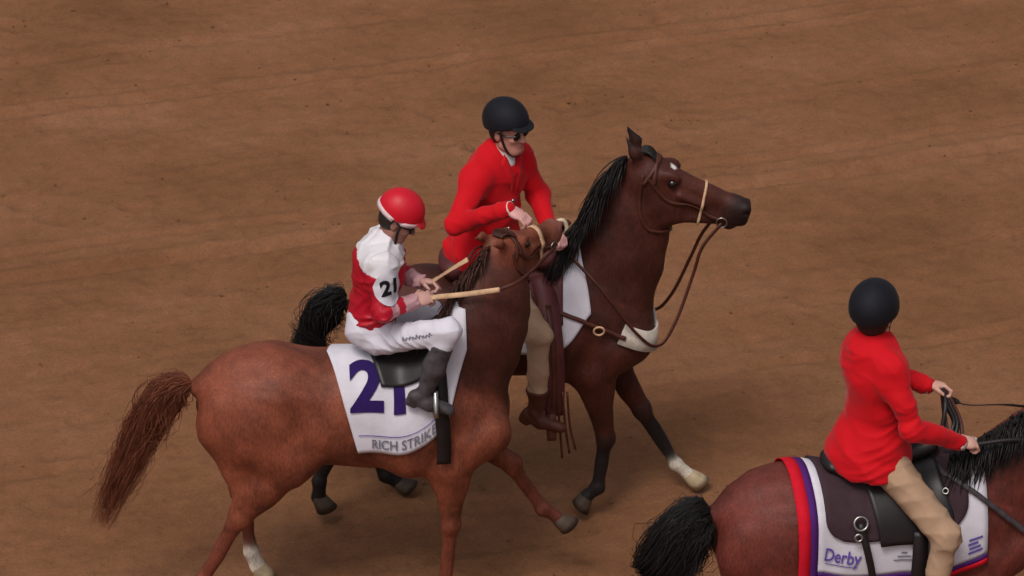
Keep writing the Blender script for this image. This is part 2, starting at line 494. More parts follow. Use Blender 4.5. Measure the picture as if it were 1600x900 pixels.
def dirt_material():
    m = bpy.data.materials.new('track_dirt'); m.use_nodes = True
    nt = m.node_tree; b = nt.nodes['Principled BSDF']
    b.inputs['Roughness'].default_value = .95; b.inputs['Specular IOR Level'].default_value = .12
    tc = nd(nt, 'ShaderNodeTexCoord')
    rot = nd(nt, 'ShaderNodeMapping'); rot.inputs['Rotation'].default_value = (0, 0, -TA)
    st = nd(nt, 'ShaderNodeMapping', Scale=(.75, 1.15, 1))
    nt.links.new(tc.outputs['Object'], rot.inputs[0]); nt.links.new(rot.outputs[0], st.inputs[0])
    def ramp(src, stops):
        r = nd(nt, 'ShaderNodeValToRGB')
        while len(r.color_ramp.elements) < len(stops): r.color_ramp.elements.new(.5)
        for e, (p, c) in zip(r.color_ramp.elements, stops): e.position = p; e.color = c
        nt.links.new(src, r.inputs[0]); return r.outputs[0]
    n1 = nd(nt, 'ShaderNodeTexNoise', Scale=.9, Detail=6, Roughness=.6); nt.links.new(st.outputs[0], n1.inputs['Vector'])
    n2 = nd(nt, 'ShaderNodeTexNoise', Scale=9, Detail=7, Roughness=.7); nt.links.new(st.outputs[0], n2.inputs['Vector'])
    n3 = nd(nt, 'ShaderNodeTexNoise', Scale=48, Detail=6, Roughness=.7); nt.links.new(rot.outputs[0], n3.inputs['Vector'])
    c1 = ramp(n1.outputs[0], [(.3, S(116, 78, 52)), (.5, S(130, 89, 62)), (.7, S(140, 98, 72))])
    c2 = ramp(n2.outputs[0], [(.28, (.80, .80, .79, 1)), (.5, (1, 1, 1, 1)), (.75, (1.14, 1.13, 1.12, 1))])
    c3 = ramp(n3.outputs[0], [(.25, (.68, .67, .66, 1)), (.5, (1, 1, 1, 1)), (.78, (1.25, 1.25, 1.25, 1))])
    m1 = nd(nt, 'ShaderNodeMix', data_type='RGBA', blend_type='MULTIPLY'); m1.inputs[0].default_value = .8
    m2 = nd(nt, 'ShaderNodeMix', data_type='RGBA', blend_type='MULTIPLY'); m2.inputs[0].default_value = .7
    nt.links.new(c1, m1.inputs[6]); nt.links.new(c2, m1.inputs[7])
    nt.links.new(m1.outputs[2], m2.inputs[6]); nt.links.new(c3, m2.inputs[7])
    nt.links.new(m2.outputs[2], b.inputs['Base Color'])
    nb = nd(nt, 'ShaderNodeTexNoise', Scale=55, Detail=8, Roughness=.75); nt.links.new(rot.outputs[0], nb.inputs['Vector'])
    bp = nd(nt, 'ShaderNodeBump', Strength=.8, Distance=.014)
    nt.links.new(nb.outputs[0], bp.inputs['Height']); nt.links.new(bp.outputs[0], b.inputs['Normal'])
    return m
M['dirt'] = dirt_material()
ground = mesh_obj('ground', np.stack([GX, GY, GZ], -1).reshape(-1, 3), GF, 'dirt', None)
tag(ground, 'brown harrowed dirt race track with hoof prints', None, None, 'structure')

# loose clods on the harrowed dirt
ico = bmesh.new(); bmesh.ops.create_icosphere(ico, subdivisions=1, radius=1)
iv = np.array([v.co[:] for v in ico.verts]); ifc = np.array([[v.index for v in f.verts] for f in ico.faces]); ico.free()
NC = 3200
cxs = hg.uniform(-4.6, 4.6, NC); cys = hg.uniform(-2.8, 8.6, NC)
k = 900                                            # some of them kicked out round the hoof prints
hm = np.array(HOOFMARKS)[hg.integers(0, len(HOOFMARKS), k)]
cxs[:k] = hm[:, 0] + hg.normal(size=k) * .12; cys[:k] = hm[:, 1] + hg.normal(size=k) * .1
sz = .003 + .010 * hg.random(NC) ** 5
CV = []; CF = []
czs = ground_height(cxs, cys)
for i in range(NC):
    v = iv * (1 + .35 * hg.normal(size=(len(iv), 1))) * sz[i] * np.array([1.2, 1, .7])
    CV.append(v + [cxs[i], cys[i], czs[i] + sz[i] * .2]); CF.append(ifc + i * len(iv))
clods = mesh_obj('dirt_clods', np.concatenate(CV), np.concatenate(CF), 'clod', None, smooth=False)
tag(clods, 'loose crumbs of brown dirt scattered over the track', 'dirt', None, 'stuff')

# ------------------------------------------------------------------ horses
def make_horse(F, name, label, pose, pal, hair, socks=(), h=.012):
    root = F.empty(name, (0, 0, 0), label, 'horse')
    B, PT, MZ = pal['coat'], pal['points'], pal['muzzle']
    LT = pal.get('light', B)
    poll = np.array(pose['poll'], float); muz = np.array(pose['muzzle'], float)
    fld = Field((-1.25, -.50, -.02), (max(1.35, muz[0] + .15), max(.5, muz[1] + .15), 2.45), h)
    dropv = pose.get('croup_drop', 0)
    def low(p):                                     # the hind end of this horse stands lower
        p = np.array(p, float); t = np.clip((.30 - p[0]) / .75, 0, 1); t = t * t * (3 - 2 * t)
        k_ = np.clip((p[2] - .55) / .5, 0, 1)
        return p - np.array((0, 0, dropv * t * k_))
    E_ = lambda c, r, *a, **k: fld.ell(low(c), r, *a, **k)
    C_ = lambda a, b, *r, **k: fld.cone(low(a), low(b), *r, **k)
    # trunk
    E_((.12, 0, 1.185), (.58, .27, .305), col=B)
    E_((-.18, 0, 1.20), (.44, .25, .225), k=.10, col=B)
    E_((.48, 0, 1.19), (.30, .215, .33), k=.10, col=B)
    C_((.02, 0, 1.40), (.44, 0, 1.505), .11, .085, .8, k=.10, col=B)              # withers
    C_((.12, 0, 1.36), (-.38, 0, 1.40), .135, .16, 1.45, k=.10, col=B)            # loin
    E_((-.46, 0, 1.305), (.33, .24, .275), k=.10, col=B)                            # croup
    C_((-.62, 0, 1.44), (-.80, 0, 1.37), .085, .045, k=.08, col=B)                 # dock
    a = R(18); At = [(math.cos(a), 0, -math.sin(a)), (0, 1, 0), (math.sin(a), 0, math.cos(a))]
    for s in (-1, 1):
        E_((-.47, s * .145, 1.22), (.27, .135, .27), At, k=.07, col=B)            # haunch
        E_((-.66, s * .105, 1.23), (.125, .105, .19), k=.06, col=B)                 # buttock
        C_((.38, s * .115, 1.42), (.69, s * .135, 1.12), .095, .125, .75, k=.05, col=B)  # shoulder blade
        E_((.70, s * .085, 1.10), (.13, .115, .14), k=.06, col=B)                 # breast
        C_((.69, s * .145, 1.10), (.50, s * .15, .95), .105, .10, .8, k=.05, col=B)      # upper arm
        E_((.30, s * .17, 1.10), (.17, .11, .22), k=.07, col=B)                   # behind the elbow
        E_((-.34, s * .21, 1.06), (.15, .06, .16), k=.06, col=B)                  # flank
    E_((.38, 0, 1.00), (.28, .14, .13), k=.08, col=B)                              # girth
    for s in (-1, 1):                                                             # hollows between the muscles
        C_((.26, s * .33, 1.40), (.36, s * .33, 1.02), .05, .04, .6, k=.07, op='sub')
        C_((-.30, s * .335, 1.33), (-.20, s * .335, 1.05), .06, .05, .6, k=.08, op='sub')
        C_((.52, s * .25, 1.52), (.74, s * .245, 1.30), .05, .04, .6, k=.07, op='sub')
        C_((-.66, s * .30, 1.30), (-.60, s * .31, 1.02), .03, .03, .6, k=.06, op='sub')
    # legs
    hoofs = []
    for key, s in (('rh', -1), ('lh', 1)):
        st, hk, fe, co, so = [np.array((p[0], s * p[2] if len(p) > 2 else 0, p[1]), float) for p in pose[key]]
        hip = np.array((-.52, s * .14, 1.24)); c0 = S(225, 215, 200)[:4] if key in socks else PT
        C_(hip, st, .20, .140, .62, k=.07, col=B)
        C_(st, st + (hk - st) * .55, .138, .090, .66, k=.05, col=B)
        C_(st + (hk - st) * .5, hk, .092, .054, .72, k=.05, col=B)
        mid = st + (hk - st) * .38 + np.array((-.045, 0, 0)) 
        C_((-.655, s * .125, 1.16), hk + (st - hk) * .28 + np.array((-.035, 0, .02)), .135, .062, .62, k=.06, col=B)              # back of the thigh
        dd = nrm(fe - hk); ax = nrm(hk - st)
        back = np.array((-1, 0, 0)) - dd * (np.array((-1, 0, 0)) @ dd); back = nrm(back)
        E_(hk, (.055, .043, .062), k=.03, col=PT if pal['hockdark'] else B)
        C_(hk + back * .045 + dd * -.045, hk + back * .03 + dd * .06, .026, .022, .8, k=.025, col=PT if pal['hockdark'] else B)
        C_(hk, fe, .041, .031, .8, k=.025, col=PT)
        C_(hk + back * .028, fe + back * .02, .018, .017, k=.02, col=PT)
        E_(fe + back * .006, (.042, .036, .044), k=.02, col=c0)
        C_(fe, co, .034, .041, .92, k=.02, col=c0)
        hoofs.append((co, so, key in socks))
    for key, s in (('rf', -1), ('lf', 1)):
        el, kn, fe, co, so = [np.array((p[0], s * p[2] if len(p) > 2 else 0, p[1]), float) for p in pose[key]]
        c0 = S(225, 215, 200)[:4] if key in socks else PT
        C_((.60, s * .145, 1.06), el, .115, .105, .75, k=.06, col=B)
        C_(el, kn, .098, .050, .75, k=.05, col=B)
        E_(el + (kn - el) * .25 + np.array((.02, 0, 0)), (.085, .06, .12), k=.05, col=B)
        dd = nrm(fe - kn); back = np.array((-1, 0, 0)); back = nrm(back - dd * (back @ dd))
        E_(kn, (.047, .045, .058), k=.025, col=PT if pal['hockdark'] else B)
        C_(kn, fe, .038, .029, .82, k=.025, col=PT)
        C_(kn + back * .028, fe + back * .018, .017, .016, k=.02, col=PT)
        E_(fe + back * .006, (.040, .035, .042), k=.02, col=c0)
        C_(fe, co, .032, .039, .92, k=.02, col=c0)
        hoofs.append((co, so, key in socks))
    E_ = fld.ell; C_ = fld.cone
    # head frame
    L = np.linalg.norm(muz - poll); a_ = (muz - poll) / L; S_ = L / .60
    lat = nrm(np.cross(np.array(pose.get('headup', (0, 0, 1.0))), a_)); b_ = np.cross(a_, lat)
    DP = 1.22                                       # depth of the head
    Hd = lambda al, up, la=0: poll + (a_ * al + b_ * (up * DP if up < .03 else up + .0066) + lat * la * 1.06) * S_
    A3 = np.array([a_, lat, b_])
    HR = lambda x, y, z: np.array((x, y * 1.06, z * DP)) * S_
    # neck
    nk = [np.array(p[:3], float) for p in pose['neck']] + [Hd(.05, -.075)]
    rs = [p[3] for p in pose['neck']] + [.125]
    sq = [.62, .52, .48, .5, .55]
    for i in range(len(nk) - 1):
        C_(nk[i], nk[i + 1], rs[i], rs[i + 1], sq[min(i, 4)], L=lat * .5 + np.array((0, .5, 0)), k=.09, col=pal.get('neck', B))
    # head
    E_(Hd(.08, -.03), HR(.13, .088, .085), A3, k=.05, col=B)
    C_(Hd(.06, -.01), Hd(.47, -.035), .076 * S_, .047 * S_, .88, L=lat, k=.04, col=B)
    for s in (-1, 1):
        E_(Hd(.165, -.105, s * .036), HR(.125, .045, .105), A3, k=.035, col=B)     # jowl
        C_(Hd(.20, -.165, s * .03), Hd(.47, -.105, s * .018), .030 * S_, .022 * S_, k=.04, col=B)  # jaw bar
        E_(Hd(.165, .018, s * .066), HR(.05, .022, .028), A3, k=.025, col=B)       # brow
        C_(Hd(.24, -.045, s * .068), Hd(.36, -.06, s * .05), .016 * S_, .008 * S_, k=.03, col=B)   # cheek ridge
        C_(Hd(-.005, .035, s * .052), Hd(*pose.get('ears', (-.005, .11))[:2], s * .062), .024 * S_, .026 * S_, .7, L=lat, k=.03, col=B)
        et = pose.get('eartip', (-.01, .20))
        C_(Hd(*pose.get('ears', (-.005, .11))[:2], s * .062), Hd(et[0], et[1], s * .062), .026 * S_, .004, .7, L=lat, k=.02, col=PT if pal['hockdark'] else B)
    C_(Hd(.20, -.10), Hd(.50, -.085), .062 * S_, .042 * S_, .75, L=lat, k=.04, col=B)
    E_(Hd(.525, -.05), HR(.072, .054, .058), A3, k=.04, col=MZ)
    E_(Hd(.555, -.085), HR(.042, .040, .026), A3, k=.025, col=MZ)    # upper lip
    E_(Hd(.51, -.118), HR(.045, .034, .026), A3, k=.018, col=MZ)     # lower lip, chin
    for s in (-1, 1):
        E_(Hd(.565, -.035, s * .035), HR(.026, .016, .032), A3, k=.02, col=MZ)
        E_(Hd(.578, -.038, s * .047), HR(.019, .014, .012), A3, k=.008, col=S(20, 12, 12), op='sub')
        E_(Hd(.185, -.002, s * .088), HR(.026, .012, .019), A3, k=.01, op='sub')
    fld.folds(.0045, 15, 11)
    fld.folds(.0024, 34, 12)
    V, Q = fld.mesh()
    cols = fld.colors(V)
    for c, r, cc in pose.get('marks', []):
        cw = Hd(*c)
        w = np.clip((r - np.linalg.norm(V - cw, axis=1)) / (.25 * r), 0, 1)[:, None]
        cols = cols * (1 - w) + np.array(cc) * w
    # belly and inner legs a touch lighter, back darker: the coat itself
    body = mesh_obj('body', V, Q, 'coat', root, cols=cols)
    for s in (-1, 1):
        ev, ef = sphere_mesh(Hd(.185, -.002, s * .071), .023 * S_)
        mesh_obj('eye', ev, ef, 'eye', root)
    for co, so, white in hoofs:
        ax = nrm(so - co); fw = np.array((1., 0, 0)); fw = nrm(fw - ax * (fw @ ax)); sd = np.cross(ax, fw)
        V2 = []; F2 = []; n = 20
        for (t, rx, ry, sh) in ((-.25, .036, .034, 0), (0, .047, .044, 0), (.5, .056, .052, .008), (1.0, .066, .060, .016), (1.0, .05, .045, .012)):
            c = co + (so - co) * t + fw * sh + (ax * -.012 if rx == .05 else 0)
            for i in range(n):
                an = 2 * math.pi * i / n
                f = .82 if math.cos(an) < -.5 else 1
                V2.append(c + fw * rx * math.cos(an) * f + sd * ry * math.sin(an))
        for r_ in range(4):
            for i in range(n):
                F2.append((r_ * n + i, r_ * n + (i + 1) % n, (r_ + 1) * n + (i + 1) % n, (r_ + 1) * n + i))
        F2.append(tuple(range(4 * n, 5 * n)))
        mesh_obj('hoof', V2, F2, 'hoof_pale' if white else 'hoof', root)
    # mane, forelock, tail
    g = np.random.default_rng(pose.get('seed', 3))
    crest = spline(np.array([p[:3] for p in pose['crest']], float), 60)
    paths = []
    side = -1
    for i in range(pose.get('nmane', 650)):
        u = g.uniform(0, .999) * 59; j = int(u)
        p0 = crest[j] + (crest[j + 1] - crest[j]) * (u - j) if j < 59 else crest[-1]
        tng = nrm(crest[min(j + 1, 59)] - crest[max(j - 1, 0)])
        ln = pose.get('manelen', .20) * g.uniform(.6, 1.25)
        cur = p0 + np.array((0, g.normal() * .008, -.01)); pts = [cur]
        dr = nrm(np.array((0, side * 1.0, .45)) + g.normal(size=3) * .12 + pose.get('blow', np.zeros(3)))
        for q in range(7):
            cur = cur + dr * ln / 7
            d = fld.sample(cur[None])[0]
            if d < .012: cur = cur + fld.grad(cur[None])[0] * (.012 - d + g.uniform(0, .008))
            pts.append(cur)
            dr = nrm(dr + np.array((-tng[0] * .1, side * -.10, -.42)) + g.normal(size=3) * .06)
        paths.append(pts)
    mv, mf = tubes(paths, .0065, .0012)
    mesh_obj('mane', mv, mf, pal.get('mane', hair), root)
    paths = []
    for i in range(70):
        s0 = g.uniform(-.03, .03)
        pts = [Hd(.0, .075, s0)]; dr = nrm(a_ * .8 + b_ * .55 + lat * g.normal() * .2)
        for q in range(6):
            cur = pts[-1] + dr * .022; d = fld.sample(cur[None])[0]
            if d < .008: cur = cur + fld.grad(cur[None])[0] * (.008 - d)
            pts.append(cur); dr = nrm(dr + np.array((0, 0, -.3)) - b_ * .15)
        paths.append(pts)
    mv, mf = tubes(paths, .005, .001)
    mesh_obj('forelock', mv, mf, pal.get('mane', hair), root)
    tp = spline(np.array(pose['tail'], float), 14)
    paths = []
    for i in range(pose.get('ntail', 800)):
        st = g.uniform(0, .30); a1 = g.uniform(0, 2 * math.pi); rr = math.sqrt(g.random())
        ln = g.uniform(.30, 1.0) ** .75; clump = g.integers(0, 26); ca = clump * 2.399; cr = math.sqrt((clump + .5) / 26)
        ts = np.linspace(st, st + (1 - st) * ln, 10)
        wv = g.normal(size=2) * (.013 if g.random() > .25 else .045)
        pts = []
        for q, t in enumerate(ts):
            u = t * 12.99; j = int(u); c = tp[j] + (tp[j + 1] - tp[j]) * (u - j)
            tg = nrm(tp[j + 1] - tp[j]); sd = nrm(np.cross(tg, (0.3, 0, 1))); up = np.cross(sd, tg)
            w = pose['tailw'] * (.35 + 1.1 * math.sin(math.pi * min(t * .62 + .12, 1)) ** 1.3) * (1 - pose.get('taper', .25) * t)
            w0 = .028 if q == 0 else w
            cl_ = .55 * t * t; ox = (math.cos(a1) * rr * (1 - cl_) + math.cos(ca) * cr * cl_); oy = (math.sin(a1) * rr * (1 - cl_) + math.sin(ca) * cr * cl_)
            if q == 0: w0 = .028
            pts.append(c + (sd * ox * .62 + up * oy) * w0 + (sd * wv[0] + up * wv[1]) * math.sin(q * .9 + ca) * (.4 + t)) if True else pts.append(c + (sd * math.cos(a1) * .62 + up * math.sin(a1)) * rr * w0 + (sd * wv[0] + up * wv[1]) * math.sin(q * .9 + a1))
        paths.append(pts)
    mv, mf = tubes(paths, .0021, .0005)
    mesh_obj('tail', mv, mf, hair, root)
    return root, fld, Hd, A3, S_

CH = Frame((-0.845, 0, 0), 4)
BAY = Frame((-0.07, 1.02, 0), 2)
DK = Frame((1.79, -1.2, 0), 10)

ch_pose = dict(
    rh=[(-.34, 1.02, .17), (-.60, .655, .155), (-.81, .27, .15), (-.86, .15, .15), (-.885, .065, .15)],
    lh=[(-.30, .98, .16), (-.585, .64, .14), (-.545, .27, .13), (-.515, .175, .13), (-.495, .10, .13)],
    rf=[(.50, .93, .15), (.515, .56, .14), (.485, .185, .14), (.515, .085, .14), (.53, .015, .14)],
    lf=[(.58, .96, .15), (.86, .75, .14), (1.03, .47, .13), (1.11, .40, .13), (1.15, .345, .13)],
    neck=[(.56, 0, 1.31, .28), (.68, .015, 1.57, .215), (.75, .06, 1.78, .175)],
    poll=(.775, .13, 2.05), muzzle=(1.135, .545, 2.015), headup=(-.05, -.1, 1),
    ears=(-.06, .075), eartip=(-.145, .085),
    crest=[(.36, 0, 1.60), (.47, .01, 1.71), (.57, .03, 1.84), (.66, .07, 1.99), (.74, .11, 2.09)],
    manelen=.17, nmane=420, blow=np.array((-.25, 0, .1)),
    tail=[(-.83, 0, 1.40), (-.94, 0, 1.35), (-1.07, -.02, 1.16), (-1.20, -.04, .90), (-1.35, -.05, .56)], tailw=.10, taper=.30, ntail=1500, seed=5)
CHC = S(118, 62, 44)
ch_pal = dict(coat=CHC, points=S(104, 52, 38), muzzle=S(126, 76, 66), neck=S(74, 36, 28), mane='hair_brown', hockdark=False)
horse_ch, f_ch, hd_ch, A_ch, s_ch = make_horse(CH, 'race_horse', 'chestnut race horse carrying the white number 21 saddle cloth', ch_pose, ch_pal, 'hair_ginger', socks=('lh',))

bay_pose = dict(
    rh=[(-.47, .95, .16), (-.86, .62, .15), (-1.00, .26, .14), (-1.01, .155, .14), (-.985, .075, .14)],
    lh=[(-.40, .90, .15), (-.79, .48, .14), (-.63, .135, .13), (-.565, .085, .13), (-.515, .03, .13)],
    rf=[(.50, .93, .15), (.585, .50, .14), (.545, .19, .14), (.475, .13, .14), (.43, .075, .14)],
    lf=[(.57, .95, .15), (.80, .53, .13), (1.00, .175, .13), (1.075, .095, .13), (1.12, .03, .13)],
    neck=[(.57, 0, 1.31, .28), (.655, 0, 1.60, .215), (.71, 0, 1.85, .17)],
    poll=(.735, 0, 2.12), muzzle=(1.38, -.05, 1.90),
    ears=(-.032, .075), eartip=(-.105, .145),
    crest=[(.36, 0, 1.61), (.44, 0, 1.72), (.535, 0, 1.89), (.60, 0, 2.05), (.69, 0, 2.17)],
    manelen=.26, nmane=750, blow=np.array((-.35, 0, .1)),
    marks=[((.175, .062, -.01), .03, S(235, 228, 220)), ((.575, -.118, -.02), .022, S(225, 220, 215))],
    croup_drop=.09, tail=[(-.83, 0, 1.32), (-.92, -.01, 1.31), (-1.01, -.03, 1.16), (-1.05, -.04, .95), (-1.04, -.04, .66)], tailw=.095, ntail=2000, seed=8)
bay_pal = dict(coat=S(70, 32, 24), points=S(28, 22, 22), muzzle=S(46, 28, 28), hockdark=True)
horse_bay, f_bay, hd_bay, A_bay, s_bay = make_horse(BAY, 'pony_horse', 'dark bay horse with black mane, white forehead star and raised head', bay_pose, bay_pal, 'hair_black', socks=('lf',))

dk_pose = dict(
    rh=[(-.40, .96, .16), (-.74, .58, .15), (-.72, .20, .15), (-.685, .09, .15), (-.67, .015, .15)],
    lh=[(-.34, .96, .15), (-.60, .57, .14), (-.50, .20, .13), (-.46, .09, .13), (-.44, .015, .13)],
    rf=[(.52, .93, .15), (.66, .53, .14), (.72, .19, .14), (.76, .09, .14), (.78, .015, .14)],
    lf=[(.50, .93, .15), (.50, .52, .13), (.44, .19, .13), (.47, .09, .13), (.49, .015, .13)],
    neck=[(.58, 0, 1.32, .28), (.79, 0, 1.52, .215), (.99, 0, 1.70, .165)],
    poll=(1.15, 0, 1.93), muzzle=(1.52, 0, 1.47),
    crest=[(.38, 0, 1.61), (.55, 0, 1.68), (.75, 0, 1.79), (.92, 0, 1.90), (1.10, 0, 1.99)],
    manelen=.26, nmane=700,
    tail=[(-.81, 0, 1.37), (-.91, -.01, 1.33), (-1.03, -.02, 1.15), (-1.11, -.02, .90), (-1.13, -.02, .52)], tailw=.145, ntail=3000, seed=9)
dk_pal = dict(coat=S(96, 44, 36), points=S(28, 22, 22), muzzle=S(46, 28, 28), hockdark=True)
horse_dk, f_dk, hd_dk, A_dk, s_dk = make_horse(DK, 'outrider_horse', 'dark bay horse with bushy black tail and red striped saddle cloth', dk_pose, dk_pal, 'hair_black')

# ------------------------------------------------------------------ tack
class Sheet:                                       # the skin of a horse's back and sides, unrolled: x along the horse, s down from the spine
    def __init__(s, fld, x0, x1, off, n=46, zc=1.15):
        s.x = np.linspace(x0, x1, n); s.ss = np.linspace(0, 1.0, 101); s.P = np.zeros((2, n, 101, 3))
        ph = np.linspace(0, R(150), 110)
        for i, x in enumerate(s.x):
            for j, sd in enumerate((-1, 1)):
                d = np.stack([ph * 0, sd * np.sin(ph), np.cos(ph)], 1)
                c = np.tile(np.array((x, 0, zc)), (len(ph), 1))
                p = fld.outward(c, d, off)
                kk = np.ones(9) / 9
                q = np.stack([np.convolve(np.pad(p[:, a], 4, mode='edge'), kk, 'valid') for a in range(3)], 1)
                q[:, 1] = sd * np.maximum.accumulate(np.abs(q[:, 1]) * 1.0) * .55 + q[:, 1] * .45   # cloth hangs rather than clings below the barrel
                q[0, 1] = 0
                l = np.concatenate([[0], np.cumsum(np.linalg.norm(np.diff(q, axis=0), axis=1))])
                for a in range(3): s.P[j, i, :, a] = np.interp(s.ss, l, q[:, a])
        K = np.array((1, 2, 3, 2, 1)) / 9                                             # smooth along x
        Pp = np.pad(s.P, ((0, 0), (2, 2), (0, 0), (0, 0)), mode='edge')
        s.P = sum(K[q] * Pp[:, q:q + n] for q in range(5)); s.P[..., 0] = s.x[None, :, None]
    def pt(s, x, d):
        j = 0 if d < 0 else 1; d = min(abs(d), .999) * 100
        u = np.clip((x - s.x[0]) / (s.x[1] - s.x[0]), 0, len(s.x) - 1.001)
        i = int(u); f = u - i; k = int(d); g = d - k; k1 = min(k + 1, 100)
        P = s.P[j]
        return (P[i, k] * (1 - f) + P[i + 1, k] * f) * (1 - g) + (P[i, k1] * (1 - f) + P[i + 1, k1] * f) * g
    def nrm(s, x, d):
        a = s.pt(x + .01, d) - s.pt(x - .01, d); b = s.pt(x, d + .01) - s.pt(x, d - .01)
        v = nrm(np.cross(a, b))
        return -v if v[2] * .3 + v[1] * (-1 if d < 0 else 1) < 0 else v
    def at(s, x, d, off): return s.pt(x, d) + s.nrm(x, d) * off
    def s_at_z(s, x, z):                            # distance down the near side that lies at height z
        i = int(np.clip(round((x - s.x[0]) / (s.x[1] - s.x[0])), 0, len(s.x) - 1))
        zz = s.P[0, i, :, 2]
        return float(s.ss[np.argmax(zz < z)])

def cloth_mesh(sh, xl, xr, d0, d1, nu, nv, off, ripple=0, seed=1):
    """sheet between xl(d)..xr(d), d from d0 to d1 (negative = near side)"""
    g = np.random.default_rng(seed); V = []
    p1, p2 = g.uniform(0, 6, 2)
    for i in range(nv + 1):
        d = d0 + (d1 - d0) * i / nv
        for j in range(nu + 1):
            x = xl(d) + (xr(d) - xl(d)) * j / nu
            V.append(sh.at(x, d, off + ripple * abs(d) * math.sin(x * 26 + p1 + d * 3) * math.sin(d * 5 + p2)))
    F_ = []
    w = nu + 1
    for i in range(nv):
        for j in range(nu): F_.append((i * w + j, i * w + j + 1, (i + 1) * w + j + 1, (i + 1) * w + j))
    return np.array(V), F_

def print_on(sh, V, F_, x, d, off, name, mat, parent, mir=1):
    P = np.array([sh.at(x + mir * v[0], d + v[1], off) for v in V])
    return mesh_obj(name, P, F_, mat, parent)

# white racing cloth number 21
sh_ch = Sheet(f_ch, -.35, .70, .006)
cl = CH.empty('saddle_cloth', (.2, 0, 1.2), 'white saddle cloth printed with a purple number 21', 'saddle cloth')
xl = lambda d: -.12 + .24 * abs(d)
xr = lambda d: .60 - .10 * max(0, abs(d) - .30) / .3
v, q = cloth_mesh(sh_ch, xl, xr, -.60, .60, 34, 60, .010, .012)
solid(mesh_obj('cloth', v, q, 'white_cloth', cl), .005)
tv, tf = text_mesh('2', .36, .014, 0)
tv = tv * [.95, 1, 1]
print_on(sh_ch, tv, tf, .075, -.245, .019, 'number_print', 'purple_print', cl)
tv, tf = text_mesh('1', .36, .014, 0)
print_on(sh_ch, tv, tf, .245, -.255, .019, 'number_print', 'purple_print', cl)
tv, tf = text_mesh('RICH STRIKE', .075, .001)
tv = tv * [.80, 1, 1]
print_on(sh_ch, tv, tf, .265, -.545, .019, 'name_print', 'grey_print', cl)
v, q = cloth_mesh(sh_ch, lambda d: xl(d) + .03, lambda d: .44, -.497, -.492, 20, 1, .0185)
mesh_obj('trim_line', v, q, 'violet_print', cl)

rs_ = CH.empty('racing_saddle', (.28, 0, 1.5), 'small black racing saddle with girth under the jockey', 'saddle')
v, q = cloth_mesh(sh_ch, lambda d: .09 + .25 * abs(d), lambda d: .47 + .14 * abs(d), -.24, .24, 16, 28, .028)
solid(mesh_obj('saddle_flap', v, q, 'black_leather', rs_), .010)
sf = Field((.0, -.2, 1.4), (.6, .2, 1.75), .008)
pz = lambda x: sh_ch.pt(x, 0)[2]
sf.cone((.08, 0, pz(.08) + .045), (.22, 0, pz(.22) + .02), .035, .03, 2.2, k=.03)
sf.cone((.22, 0, pz(.22) + .02), (.42, 0, pz(.42) + .035), .03, .032, 1.7, k=.03)
sf.cone((.42, 0, pz(.42) + .035), (.46, 0, pz(.46) + .05), .032, .026, 1.3, k=.03)
v, q = sf.mesh(); mesh_obj('seat', v, q, 'black_leather', rs_)
gp = [sh_ch.at(.45 + .02 * abs(d), d, .030) for d in np.linspace(-.80, .80, 60)]
gn = [sh_ch.nrm(.45, d) for d in np.linspace(-.80, .80, 60)]
v, q = ribbon(gp, gn, .075, .008); mesh_obj('girth', v, q, 'black_leather', rs_)

def strap_on(fld, pts, width, thick, off, mat, name, parent, n=40, closed=False, pull=.05):
    P = spline(pts, n)
    for _ in range(6):
        d = fld.sample(P); g = fld.grad(P)
        P = P + np.clip(off - d, -pull, .12)[:, None] * g * (d < .5)[:, None]
    v, q = ribbon(P, fld.grad(P), width, thick, closed)
    return mesh_obj(name, v, q, mat, parent), P

def ring(c, n, r, t, name, mat, parent, u=None):
    n = nrm(n); a = nrm(np.cross(n, (0.2, .1, 1))); b = np.cross(n, a)
    P = np.array([c + a * r * math.cos(x) + b * r * math.sin(x) for x in np.linspace(0, 2 * math.pi, 25)[:-1]])
    P = np.vstack([P, P[:1]])
    v, q = tubes(P[None], t, t, 6)
    return mesh_obj(name, v, q, mat, parent)

def loop_round(fld, Hd, A3, al, up0, width, mat, name, parent, a0=0, a1=360, tilt=0, off=.006):
    c = Hd(al, up0)
    an = np.radians(np.linspace(a0, a1, 40, endpoint=(a1 - a0) < 359))
    ax = nrm(A3[0] * math.cos(R(tilt)) + A3[2] * math.sin(R(tilt))); e2 = A3[1]; e3 = np.cross(ax, e2)
    d = np.sin(an)[:, None] * e2 + np.cos(an)[:, None] * e3
    P = fld.outward(np.tile(c, (len(an), 1)), d, off, .35)
    if (a1 - a0) < 359: v, q = ribbon(P, d, width, .005)
    else: v, q = ribbon(P, d, width, .005, True)
    return mesh_obj(name, v, q, mat, parent)

def bridle(F, fld, Hd, A3, label, strapmat, nosemat, nosew, browmat=None):
    br = F.empty('bridle', Hd(.2, -.02), label, 'bridle')
    loop_round(fld, Hd, A3, .045, -.06, .022, strapmat, 'headpiece', br, -75, 75, -18)
    loop_round(fld, Hd, A3, .105, -.04, .024, browmat or strapmat, 'browband', br, -80, 80, 12)
    loop_round(fld, Hd, A3, .36, -.06, nosew, nosemat, 'noseband', br, 0, 360, 8)
    for s in (-1, 1):
        strap_on(fld, [Hd(.06, .0, s * .10), Hd(.20, -.075, s * .105), Hd(.34, -.085, s * .085), Hd(.465, -.10, s * .06)], .02, .005, .006, strapmat, 'cheekpiece', br)
        strap_on(fld, [Hd(.035, .0, s * .09), Hd(.055, -.08, s * .10), Hd(.09, -.16, s * .08), Hd(.13, -.225, s * .03), Hd(.14, -.235, 0)], .018, .005, .007, strapmat, 'throatlatch', br)
        ring(Hd(.475, -.10, s * .062), A3[1], .028, .004, 'bit_ring', 'steel', br)
    return br

